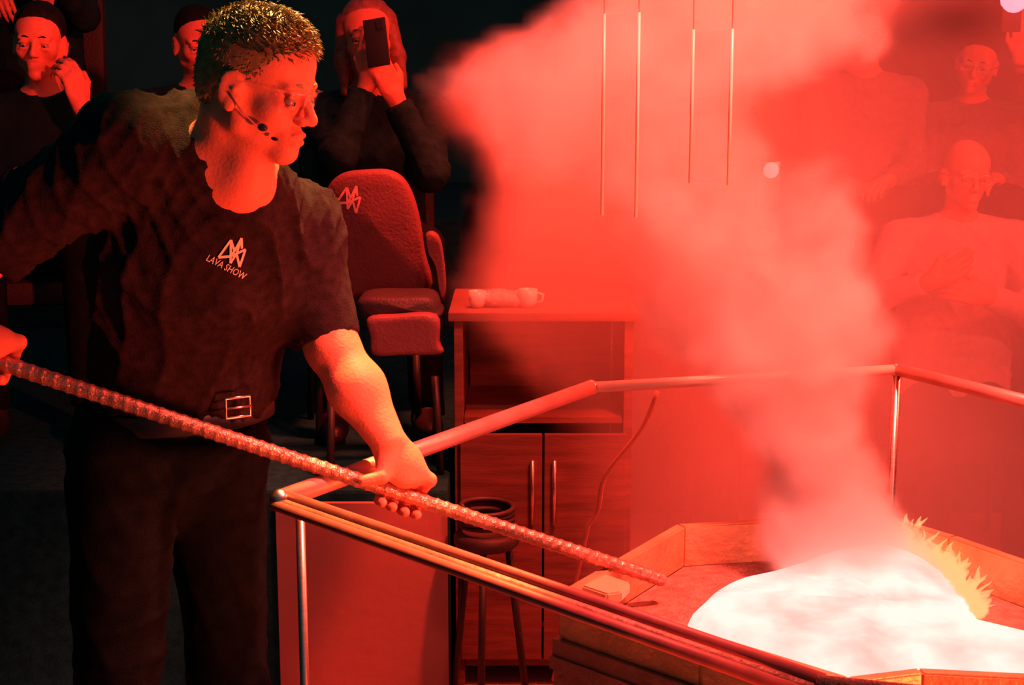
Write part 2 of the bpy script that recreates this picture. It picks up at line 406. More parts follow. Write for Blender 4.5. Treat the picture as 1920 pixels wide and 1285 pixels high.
MB().tube([R_F, R_E], .014, 16).obj('top_bar', RUST, rail, True)
for p_, r_ in ((R_C, .011), (R_D, .011), (R_E, .011)):
    MB().tube([A3(p_[0], p_[1], 0), p_ - A3(0, 0, .008)], r_, 14).obj('post', STEEL, rail, True)
pA = G(563, 972, .965); MB().tube([A3(pA[0], pA[1], 0), pA], .0078, 16).obj('post', STEEL, rail, True)
for p_ in (R_A, R_B, R_C, R_D):
    MB().ball(p_, .0175, seg=16, rings=10).obj('joint', STEEL, rail, True)

# ------------------------------------------------------------------ pan and pedestal
PZT = .80
inner_px = [(1078, 1108), (1283, 988), (1450, 978), (1640, 966), (1780, 1008), (1935, 1062), (2080, 1150), (2060, 1290), (1925, 1262), (1720, 1252), (1590, 1268), (1330, 1188)]
inn = [G(x, y, PZT) for x, y in inner_px]; cen = np.mean(inn, axis=0)
def offs(poly, d):
    n = len(poly); out = []
    for i in range(n):
        a = unit((poly[i] - poly[i - 1])[:2]); b = unit((poly[(i + 1) % n] - poly[i])[:2])
        na = A3(a[1], -a[0], 0)[:2]; nb = A3(b[1], -b[0], 0)[:2]
        if np.dot(na, (cen - poly[i])[:2]) > 0 and np.dot(nb, (cen - poly[i])[:2]) > 0: na = -na; nb = -nb
        m = unit(na + nb); k = d / max(.35, m @ na); out.append(poly[i] + A3(m[0] * k, m[1] * k, 0))
    return out
# orientation: make sure outward
area = sum(inn[i][0] * inn[(i + 1) % len(inn)][1] - inn[(i + 1) % len(inn)][0] * inn[i][1] for i in range(len(inn)))
def outw(poly, d):
    n = len(poly); out = []; sg = 1 if area > 0 else -1
    for i in range(n):
        a = unit((poly[i] - poly[i - 1])[:2]); b = unit((poly[(i + 1) % n] - poly[i])[:2])
        na = np.array([a[1], -a[0]]) * sg; nb = np.array([b[1], -b[0]]) * sg; m = unit(na + nb); k = d / max(.5, m @ na)
        out.append(poly[i] + A3(m[0] * k, m[1] * k, 0))
    return out
SZ = .735
pan = thing('lava_pan', 'wide iron casting pan full of molten lava, inside the guard rail', 'pan', (cen[0], cen[1], 0))
def loft(rings, closed_ends=True):
    n = len(rings[0]); V = [p for r_ in rings for p in r_]; F = []
    for i in range(len(rings) - 1):
        for k in range(n): F.append([i * n + k, i * n + (k + 1) % n, (i + 1) * n + (k + 1) % n, (i + 1) * n + k])
    if closed_ends: F.append(list(range(n))); F.append([(len(rings) - 1) * n + k for k in range(n)][::-1])
    return V, F
zz = lambda poly, z: [A3(p[0], p[1], z) for p in poly]
# wall segments, one plate per side
out1 = outw(inn, .022)
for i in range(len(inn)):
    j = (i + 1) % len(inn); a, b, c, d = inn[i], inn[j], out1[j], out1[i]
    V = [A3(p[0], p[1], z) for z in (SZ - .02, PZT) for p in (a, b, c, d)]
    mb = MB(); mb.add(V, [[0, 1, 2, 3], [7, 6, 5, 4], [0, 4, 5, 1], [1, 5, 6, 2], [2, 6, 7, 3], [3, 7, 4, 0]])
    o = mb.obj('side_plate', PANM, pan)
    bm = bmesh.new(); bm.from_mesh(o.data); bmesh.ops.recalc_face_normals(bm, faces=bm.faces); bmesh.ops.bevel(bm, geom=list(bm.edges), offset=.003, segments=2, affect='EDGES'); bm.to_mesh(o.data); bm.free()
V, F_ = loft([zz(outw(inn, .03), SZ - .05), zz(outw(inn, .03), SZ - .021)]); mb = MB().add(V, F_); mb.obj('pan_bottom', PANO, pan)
# sand bed inside, gently heaped
mb = MB(); n = len(inn); rings = [1.0, .85, .65, .45, .25, .08]; Vv = []; 
for r_ in rings:
    for i in range(n):
        for sdv in range(4):
            p = inn[i] * (1 - sdv / 4) + inn[(i + 1) % n] * (sdv / 4); q = cen + (p - cen) * r_ * .997
            Vv.append(A3(q[0], q[1], SZ - .018 + .012 * (1 - r_) + (.006 * math.sin(q[0] * 37) * math.sin(q[1] * 29) if r_ < 1 else 0)))
Fv = []; N4 = n * 4
for i in range(len(rings) - 1):
    for k in range(N4): Fv.append([i * N4 + k, i * N4 + (k + 1) % N4, (i + 1) * N4 + (k + 1) % N4, (i + 1) * N4 + k])
Fv.append([(len(rings) - 1) * N4 + k for k in range(N4)])
o = mb.add(Vv, Fv).obj('sand_bed', SANDM, pan, True); o['kind'] = 'stuff'
# front ledge outside the pan (the dark band under the rail) and pedestal
led = [G(1000, 1093, .76), G(1060, 1085, .76), G(1570, 1262, .76), G(1540, 1310, .76)]
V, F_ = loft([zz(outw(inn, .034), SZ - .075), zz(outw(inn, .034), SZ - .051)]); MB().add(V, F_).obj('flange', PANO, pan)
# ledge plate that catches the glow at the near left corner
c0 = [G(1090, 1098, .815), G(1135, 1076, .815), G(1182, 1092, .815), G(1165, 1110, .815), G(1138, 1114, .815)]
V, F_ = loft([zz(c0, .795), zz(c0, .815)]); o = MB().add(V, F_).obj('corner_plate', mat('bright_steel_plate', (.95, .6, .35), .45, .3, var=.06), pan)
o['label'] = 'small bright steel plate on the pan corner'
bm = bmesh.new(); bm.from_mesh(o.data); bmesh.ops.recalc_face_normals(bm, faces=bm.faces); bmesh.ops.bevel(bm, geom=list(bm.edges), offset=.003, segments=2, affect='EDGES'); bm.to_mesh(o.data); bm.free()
pb = outw(inn, .028); pl0 = G(997, 1150, .70)
base = [A3(p[0], p[1], 0) for p in pb]
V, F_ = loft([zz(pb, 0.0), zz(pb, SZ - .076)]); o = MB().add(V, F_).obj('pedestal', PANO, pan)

# molten lava
def lava_mat():
    m = bpy.data.materials.new('molten_lava'); m.use_nodes = True; nt = m.node_tree; b = nt.nodes['Principled BSDF']
    tc = nt.nodes.new('ShaderNodeTexCoord'); no = nt.nodes.new('ShaderNodeTexNoise'); no.inputs['Scale'].default_value = 9; no.inputs['Detail'].default_value = 3
    cr = nt.nodes.new('ShaderNodeValToRGB'); cr.color_ramp.elements[0].position = .3; cr.color_ramp.elements[1].position = .6
    cr.color_ramp.elements[0].color = (1, .14, .12, 1); cr.color_ramp.elements[1].color = (1, .23, .20, 1)
    nt.links.new(tc.outputs['Object'], no.inputs['Vector']); nt.links.new(no.outputs[0], cr.inputs[0])
    nt.links.new(cr.outputs[0], b.inputs['Emission Color']); b.inputs['Emission Strength'].default_value = LAVA
    b.inputs['Base Color'].default_value = (.04, .03, .03, 1); b.inputs['Roughness'].default_value = .9; b.inputs['Specular IOR Level'].default_value = .05
    return m
LAVA = 4.2
lp = [(1290, 1160), (1318, 1128), (1345, 1104), (1385, 1086), (1440, 1074), (1500, 1056), (1560, 1034), (1640, 1020), (1710, 1036), (1760, 1066), (1800, 1102), (1828, 1135), (1838, 1168), (1880, 1192), (1930, 1206), (1990, 1212), (1985, 1262), (1920, 1258), (1830, 1250), (1720, 1250), (1650, 1268), (1590, 1266), (1500, 1240), (1400, 1202), (1330, 1180)]
LZ = SZ + .012
lv = [G(x, y, LZ) for x, y in lp]; lc = np.mean(lv, axis=0)
def dens(poly, k):
    out = []
    for i in range(len(poly)):
        p0, p1, p2, p3 = poly[i - 1], poly[i], poly[(i + 1) % len(poly)], poly[(i + 2) % len(poly)]
        for s_ in range(k):
            u_ = s_ / k; out.append(.5 * ((2 * p1) + (-p0 + p2) * u_ + (2 * p0 - 5 * p1 + 4 * p2 - p3) * u_ ** 2 + (-p0 + 3 * p1 - 3 * p2 + p3) * u_ ** 3))
    return out
lv = dens(lv, 3)
rings = []
for r_, z_ in ((1.0, -.03), (1.0, -.012), (.985, -.002), (.95, .006), (.85, .014), (.6, .020), (.3, .022), (.05, .023)):
    rings.append([A3(*(lc + (p - lc) * r_)[:2], LZ + z_ + (0 if r_ > .9 else .004 * math.sin(p[0] * 31 + p[1] * 17))) for p in lv])
V, F_ = loft(rings); o = MB().add(V, F_).obj('lava', None, None, True, loc=(lc[0], lc[1], LZ)); o.data.materials.append(lava_mat())
tag(o, 'glowing white-hot pool of molten lava spreading in the iron pan', 'lava')

# flames at the back right edge of the pool
def flame_mat():
    m = bpy.data.materials.new('flame'); m.use_nodes = True; nt = m.node_tree
    for n_ in list(nt.nodes): nt.nodes.remove(n_)
    o_ = nt.nodes.new('ShaderNodeOutputMaterial'); t_ = nt.nodes.new('ShaderNodeBsdfTransparent'); e = nt.nodes.new('ShaderNodeEmission')
    e.inputs[0].default_value = (1, .45, .17, 1); e.inputs[1].default_value = 1.35
    mx = nt.nodes.new('ShaderNodeMixShader'); lw = nt.nodes.new('ShaderNodeLayerWeight'); lw.inputs[0].default_value = .35
    mr = nt.nodes.new('ShaderNodeMapRange'); mr.inputs[1].default_value = .1; mr.inputs[2].default_value = .9; mr.inputs[3].default_value = .42; mr.inputs[4].default_value = 0
    nt.links.new(lw.outputs['Facing'], mr.inputs[0]); nt.links.new(mr.outputs[0], mx.inputs[0])
    nt.links.new(t_.outputs[0], mx.inputs[1]); nt.links.new(e.outputs[0], mx.inputs[2]); nt.links.new(mx.outputs[0], o_.inputs[0]); return m
fm = flame_mat(); fl = MB(); r = random.Random(3)
path = [(1690, 1030), (1730, 1045), (1770, 1070), (1800, 1100), (1822, 1128), (1836, 1160)]
for i in range(90):
    u_ = r.random() * (len(path) - 1.001); k = int(u_); f_ = u_ - k
    b0 = G(path[k][0] * (1 - f_) + path[k + 1][0] * f_ + r.uniform(-14, 6), path[k][1] * (1 - f_) + path[k + 1][1] * f_ + r.uniform(-4, 8), LZ)
    h_ = r.uniform(.02, .095) ** 1.0 * (1.0 - .09 * u_) * (.6 + .4 * math.sin(u_ * 4) ** 2); w0 = r.uniform(.006, .018); lx = r.uniform(-.02, .035); ly = r.uniform(-.01, .02)
    pts = [b0 + A3(lx * q * q + .006 * math.sin(7 * q + i), ly * q, h_ * q) for q in (0, .15, .35, .55, .75, .9, 1)]
    fl.tube(pts, [w0 * .6, w0, w0 * .95, w0 * .7, w0 * .42, w0 * .2, .0006], 8)
o = fl.obj('flames', fm, None, True, loc=tuple(G(1770, 1080, LZ))); tag(o, 'little yellow flames flickering along the right edge of the lava pool', 'fire', kind='stuff')

# ------------------------------------------------------------------ steel rod
Q0 = P(4, 681, 2.155); Q2 = P(1245, 1089, 2.50)
ax_rod = unit(Q2 - Q0); Lr = np.linalg.norm(Q2 - Q0); Qm = Q0 - ax_rod * .30
LT = Lr + .30; nseg = 520; nr = 16
a_ = unit(np.cross(ax_rod, A3(0, 0, 1))); b_ = np.cross(ax_rod, a_); V = []; F_ = []
for i in range(nseg + 1):
    x = LT * i / nseg
    for k in range(nr):
        th = 2 * math.pi * k / nr
        rib = max(0, math.sin(x * 2 * math.pi / .019 + 2 * math.cos(th + .6))) ** 2 * .0016
        lon = .0016 if k in (0, 8) else 0
        rr = .0122 + max(rib, lon)
        if i in (0, nseg): rr *= .8
        V.append(Qm + ax_rod * x + rr * (math.cos(th) * a_ + math.sin(th) * b_))
for i in range(nseg):
    for k in range(nr): F_.append([i * nr + k, i * nr + (k + 1) % nr, (i + 1) * nr + (k + 1) % nr, (i + 1) * nr + k])
F_.append(list(range(nr))[::-1]); F_.append([nseg * nr + k for k in range(nr)])
rod = mk('iron_rod', V, F_, RUST, None, True, loc=tuple((Q0 + Q2) / 2))
tag(rod, 'long ribbed iron stirring rod held by the demonstrator over the guard rail', 'rod')

# ------------------------------------------------------------------ the demonstrator
mroot = thing('person', 'man in black T-shirt and safety glasses gripping a long iron rod in both hands', 'person', (*P(330, 800, 2.5)[:2], 0))
HO = P(486, 156, 2.25); HB = frame(math.radians(73), math.radians(14), math.radians(2))
F = SDF(); hp = head_sdf(F, HO, HB, .945)
N0 = hp(-38, 0, -62); NB = P(428, 340, 2.34)
F.cone(N0, NB, .052, .060, .02); F.cone(hp(10, 0, -80), P(455, 345, 2.28), .035, .045, .02)
SR = P(228, 282, 2.27); SL = P(560, 425, 2.50); CH = P(385, 480, 2.42); WA = P(350, 690, 2.46); PE = P(330, 830, 2.5)
LD = unit(SL - SR)
F.cone(NB, SR, .062, .062, .05); F.cone(NB, SL, .052, .05, .05); F.cone(CH, NB, .12, .07, .05, (LD, 1.3)); F.cone(WA, CH, .10, .125, .05, (LD, 1.35)); F.cone(PE, WA, .115, .10, .05, (LD, 1.3))
ELR = P(-95, 520, 2.22); WRR = P(-70, 640, 2.12)
tq = lambda px: Q0 + ax_rod * ((P(px, 0, 2.3)[0] - Q0[0]) / ax_rod[0])
HR = tq(10) ; HRr = Q0 - ax_rod * .022
HL = Q0 + ax_rod * np.linalg.norm(P(752, 927, 2.372) - Q0)
ELL = P(622, 650, 2.44); WRL = P(728, 828, 2.365)
n1 = unit(A3(0, 0, 1) - ax_rod * ax_rod[2]); n2 = np.cross(n1, ax_rod); n2 = n2 if n2[1] > 0 else -n2
F.cone(SL, ELL, .055, .043, .03); F.cone(ELL, ELL * .55 + WRL * .45, .042, .044, .03); F.cone(ELL * .55 + WRL * .45, WRL, .043, .028, .03, (ax_rod, 1.15))
F.cone(SR, ELR, .058, .045, .03); F.cone(ELR, WRR, .042, .03, .03)
nl = unit(n1 * .93 + n2 * -.15); 
hand_grip(F, HL, ax_rod, n1, n2, WRL + (HL + n1 * .04 - WRL) * .18, -1)
hand_grip(F, HRr, ax_rod, n1, n2, WRR + (HRr + n1 * .04 - WRR) * .1, -1)
V, Fq = F.mesh(.0035); V = relax(V, Fq, 1, .4)
mk('body', V, Fq, SKIN, mroot)
eyes(mroot, hp, HB, .945)
# T-shirt
F = SDF()
F.cone(NB + A3(0, 0, -.008), SR, .073, .078, .06); F.cone(NB + A3(.03, 0, -.03), SL, .058, .066, .06)
F.cone(CH, NB - A3(.005, 0, .002), .14, .074, .06, (LD, 1.25)); F.cone(P(268, 240, 2.30), P(362, 232, 2.36), .045, .045, .05); F.cone(P(300, 300, 2.36), P(362, 262, 2.38), .09, .07, .05); F.cone(WA, CH, .118, .142, .06, (LD, 1.35))
HEM = P(352, 745, 2.48); F.cone(HEM, WA, .122, .118, .04, (LD, 1.3), capa=True)
F.cone(SL, P(614, 640, 2.45), .068, .057, .04, (A3(1, 0, 0), 1.05), capb=True); F.cone(SR, ELR * .78 + SR * .22, .074, .062, .04, capb=True)
F.cone(NB + unit(N0 - NB) * .16, NB + A3(.014, -.02, .088), .052, .046, .010, sub=True)
F.cone(NB + A3(.018, -.03, .100), NB + A3(.03, -.14, .19), .044, .044, .010, sub=True)
V, Fq = F.mesh(.006); V = relax(V, Fq, 2, .5)
V0 = V.copy(); V = wrinkle(V, Fq, .013, 46, 5, dirs=[(1, .3, .6), (.9, .2, -.7), (1, 0, .3)])
he = P(613, 632, 2.45); hd_ = unit(he - SL); mk_ = np.clip(((he - V0) @ hd_) / .16, 0, 1); mk_[np.linalg.norm(V0 - he, axis=1) > .16] = 1; V = V0 + (V - V0) * mk_[:, None]
shirt = mk('t_shirt', V, Fq, CLOTH, mroot); SB = BVHTree.FromPolygons([tuple(v) for v in V], [tuple(int(i) for i in f) for f in Fq])
# neckline ribbing
rib = []
# trousers, belt, shoes
F = SDF(); HIPR = P(235, 850, 2.42); HIPL = P(400, 860, 2.58)
F.cone(P(348, 752, 2.48), PE, .116, .125, .05, (LD, 1.3), capa=True)
KR = P(215, 1290, 2.42) ; KR[2] = .52; KL = A3(HIPL[0] + .02, HIPL[1] - .02, .5); AR = A3(KR[0] - .02, KR[1] + .08, .09); AL = A3(KL[0] - .02, KL[1] + .1, .09)
F.cone(HIPR, KR, .10, .072, .05); F.cone(HIPL, KL, .10, .07, .05); F.cone(KR, AR, .07, .058, .03, capb=True); F.cone(KL, AL, .07, .058, .03, capb=True)
V, Fq = F.mesh(.008); V = relax(V, Fq, 2, .5); V = wrinkle(V, Fq, .007, 36, 9)
mk('trousers', V, Fq, DENIM, mroot)
for A_ in (AR, AL):
    F = SDF(); F.ell(A3(A_[0] + .09, A_[1] - .03, .045), (.145, .05, .045), None, .02); F.cone(A_ + A3(0, 0, -.01), A_ + A3(0, 0, .02), .05, .048, .03)
    V, Fq = F.mesh(.008); V[:, 2] = np.maximum(V[:, 2], .002); mk('shoe', V, Fq, BLACKP, mroot)
# belt: band just below the hem
bc = P(347, 768, 2.482); LDh = unit(A3(LD[0], LD[1], 0)); Fh = np.cross(LDh, A3(0, 0, 1))
bp = []; 
for k in range(40):
    th = 2 * math.pi * k / 40; bp.append(bc + LDh * .163 * math.cos(th) + Fh * .129 * math.sin(th))
Vb = []; Fb = []
for k, p in enumerate(bp):
    o_ = unit(p - bc)
    for (e, z_) in ((0, -.018), (.005, -.016), (.005, .016), (0, .018)): Vb.append(p + o_ * e + A3(0, 0, z_))
for k in range(40):
    for j in range(4): Fb.append([k * 4 + j, ((k + 1) % 40) * 4 + j, ((k + 1) % 40) * 4 + (j + 1) % 4, k * 4 + (j + 1) % 4])
mk('belt', Vb, Fb, BLACKP, mroot)
bk = P(446, 764, 2.355); fr = unit(A3(.55, -.8, 0)); sx = unit(np.cross(A3(0, 0, 1), fr)); 
ring = [bk + sx * x * .022 + A3(0, 0, z_ * .017) for x, z_ in ((-1, -1), (1, -1), (1, 1), (-1, 1))]
mb = MB().tube(ring, .003, 8, closed=True); mb.tube([bk - sx * .022, bk + sx * .024 + fr * .003], .002, 6); mb.obj('belt_buckle', STEEL, mroot, True)
# hair: cap and tufts
F = SDF()
S_ = .000945
F.ell(hp(-16, 0, 42), np.array((95, 78, 82)) * S_, HB, .015); F.ell(hp(22, 0, 56), np.array((60, 66, 60)) * S_, HB, .02); F.ell(hp(-55, 0, -5), np.array((52, 66, 62)) * S_, HB, .02)
F.cone(hp(90, 60, 25), hp(90, -60, 25), .040, .040, .012, sub=True); F.cone(hp(78, 70, -25), hp(78, -70, -25), .058, .058, .012, sub=True)
F.cone(hp(-5, 100, -38), hp(-5, -100, -38), .044, .044, .010, sub=True); F.cone(hp(-70, 0, -105), hp(20, 0, -105), .052, .052, .015, sub=True)
V, Fq = F.mesh(.004)
hair = mk('hair', V, Fq, HAIRD if False else HAIRM, mroot)
Nn = normals(V, Fq); tu = MB(); rr_ = np.random.default_rng(4)
loc_ = (V - HO) @ HB.T * 1000
for i in rr_.choice(len(V), 5200, replace=True):
    p = V[i]; nrm = Nn[i]; q = loc_[i]
    top = q[2] > 55; fwd = HB[0]; L = (rr_.uniform(.010, .022) if top else rr_.uniform(.005, .011)); 
    if q[0] > 55 and q[2] > 60: L *= .9
    dr = unit(nrm * (.75 if top else .3) + (fwd * (.9 if top else -.1)) + (-HB[2] * (.0 if top else .9)) + rr_.normal(size=3) * .33)
    side = unit(np.cross(dr, nrm) + 1e-6); w0 = rr_.uniform(.0008, .0017); base_ = p - nrm * .003
    m1 = base_ + dr * L * .55 + nrm * L * .12; e = base_ + dr * L - HB[2] * L * (.15 if top else 0)
    b2 = np.cross(side, dr)
    tu.add([base_ + side * w0, base_ - side * w0, base_ + b2 * w0, m1 + side * w0 * .8, m1 - side * w0 * .8, m1 + b2 * w0 * .8, e], [[0, 1, 4, 3], [1, 2, 5, 4], [2, 0, 3, 5], [3, 4, 6], [4, 5, 6], [5, 3, 6]])
o = tu.obj('hair_strands', HAIRM, mroot, False); o['kind'] = 'stuff'
# eyebrow + stubble-free; safety glasses
for g in (-1, 1):
    eb = MB().tube([hp(84, g * 14, 13), hp(87, g * 24, 17), hp(83, g * 36, 17), hp(72, g * 48, 11)], [.002, .0032, .003, .001], 8); eb.obj('eyebrow', HAIRM, mroot, True)
mb = MB()
for g in (-1, 1):
    mb.tube([hp(98, g * 8, 6), hp(99, g * 30, 10), hp(88, g * 58, 6), hp(60, g * 72, 2), hp(20, g * 77, 4), hp(-18, g * 80, 6), hp(-32, g * 80, -12)], .0016, 8)
gl = mb.obj('safety_glasses', LENS, mroot, True)
Vl = []; Fl = []; nu, nv = 24, 8
for i in range(nu + 1):
    u_ = -1 + 2 * i / nu; th = u_ * 1.02
    for j in range(nv + 1):
        v_ = j / nv; drop = 46 - 14 * math.exp(-(u_ * 6) ** 2) * 1.3
        Vl.append(hp(26 + 74 * math.cos(th) - 4 * v_, 66 * math.sin(th) * 1.08, 8 - drop * v_ * (1 - .3 * abs(u_) ** 3)))
for i in range(nu):
    for j in range(nv): a0 = i * (nv + 1) + j; Fl.append([a0, a0 + 1, a0 + nv + 2, a0 + nv + 1])
o = mk('lens', Vl, Fl, LENS, gl)
so = o.modifiers.new('s', 'SOLIDIFY'); so.thickness = .0018
# headset microphone on the cheek
hm = MB().tube([hp(-8, -84, -14), hp(18, -78, -40), hp(40, -68, -56), hp(52, -60, -62)], .0013, 8).obj('headset_microphone', SKIN, mroot, True)
MB().ball(hp(50, -62, -58), (.0085, .006, .006), HB, 12, 8).obj('foam_tip', BLACKP, hm, True)
MB().ball(hp(66, -44, -74), (.0065, .0035, .003), HB, 12, 8).obj('foam_tip', BLACKP, hm, True)

# shirt print: jagged star-like peak mark and the words beneath, laid on the cloth
def project(pxy, bvh, off=.0025, D0=1.0):
    r_ = unit(ray(*pxy)); hit = bvh.ray_cast(Vector(CAM), Vector(r_)); 
    if hit[0] is None: return None
    return np.array(hit[0]) - r_ * off
def print_mesh(name, polys, bvh, m, parent, sub=6, fallback=2.2):
    bm = bmesh.new()
    for pl in polys:
        vs = [bm.verts.new((x, y, 0)) for x, y in pl]
        try: bm.faces.new(vs)
        except Exception: pass
    bmesh.ops.triangulate(bm, faces=bm.faces)
    for _ in range(1): bmesh.ops.subdivide_edges(bm, edges=list(bm.edges), cuts=1)
    bmesh.ops.triangulate(bm, faces=bm.faces)
    bm.verts.index_update(); pts = [project((v.co.x, v.co.y), bvh) for v in bm.verts]
    good = [p for p in pts if p is not None]; avg = np.mean(good, axis=0)
    V = [p if p is not None else avg for p in pts]; F2 = [[v.index for v in f.verts] for f in bm.faces]; bm.free()
    return mk(name, V, F2, m, parent, False)
def mark(cx, cy, ux, uy, vx, vy):
    """peak-shaped interlaced mark in unit coordinates, x right, y down"""
    T = lambda x, y: (cx + x * ux + y * vx, cy + x * uy + y * vy)
    def seg(p, q, w_):
        p = np.array(p, float); q = np.array(q, float); d = unit(q - p); n_ = np.array([-d[1], d[0]]) * w_
        return [T(*(p + n_)), T(*(q + n_)), T(*(q - n_)), T(*(p - n_))]
    S = [((-1, .55), (-.35, -.75)), ((-.35, -.75), (.1, -.05)), ((.1, -.05), (.42, -1)), ((.42, -1), (.62, -.3)), ((-1, .55), (-.1, .35)), ((-.1, .35), (.9, -.28)), ((.9, -.28), (.75, .95)), ((.75, .95), (.3, .1)), ((-.35, -.75), (-.1, .35)), ((.42, -1), (.3, .1)), ((-.1, .35), (0, .8)), ((0, .8), (.3, .1)), ((.1, -.05), (-.1, .35))]
    return [seg(a, b, .085) for a, b in S]
def words(txt, x0, y0, ux, uy, hx, hy):
    cu = bpy.data.curves.new('txt', 'FONT'); cu.body = txt; cu.resolution_u = 2; ob = bpy.data.objects.new('txt', cu); COL.objects.link(ob)
    me = ob.to_mesh(); out = []
    xs = [v.co.x for v in me.vertices]; ys = [v.co.y for v in me.vertices]; wx = max(xs); wy = max(ys)
    for p in me.polygons:
        out.append([(x0 + me.vertices[i].co.x / wx * ux + me.vertices[i].co.y / wy * hx, y0 + me.vertices[i].co.x / wx * uy + me.vertices[i].co.y / wy * hy) for i in p.vertices])
    ob.to_mesh_clear(); bpy.data.objects.remove(ob); bpy.data.curves.remove(cu); return out
o = print_mesh('shirt_emblem', mark(437, 472, 24, 4, -6, 27), SB, PRINT, mroot); o['label'] = 'cream jagged peak emblem printed on the chest'
o = print_mesh('shirt_lettering', words('LAVA SHOW', 385, 488, 72, 37, 7, -11), SB, PRINT, mroot); o['label'] = 'cream lettering reading LAVA SHOW under the emblem'

# ------------------------------------------------------------------ chairs
def chair(name, label, at, yaw, seatz, floorz, m, group='seats of the audience', w_=.46, back=.46, logo=False):
    c = np.array(at, float); B = frame(yaw); U, L = B[0], B[1]; Z = A3(0, 0, 1)
    t = thing(name, label, 'chair', (c[0], c[1], floorz), group)
    c = A3(c[0], c[1], 0)
    o = MB().box(c + Z * (seatz - .045), (.22, w_ / 2, .04), [U, L, Z], .028).obj('seat', m, t); smooth_angle(o, 50)
    bc_ = c - U * .235 + Z * (seatz + .04 + back / 2); Ut = unit(U + Z * .14); Zt = unit(Z - U * .14)
    o = MB().box(bc_, (.035, w_ / 2, back / 2), [Ut, L, Zt], .032).obj('backrest', m, t); smooth_angle(o, 50)
    for a, b in ((1, 1), (1, -1), (-1, 1), (-1, -1)):
        top = c + U * a * .18 + L * b * (w_ / 2 - .03) + Z * (seatz - .08); MB().tube([top + (U * a * .02 + L * b * .01) - Z * (seatz - .08 - floorz), top], .011, 10).obj('leg', BLACKP, t, True)
    return t, bc_, Ut, Zt, L

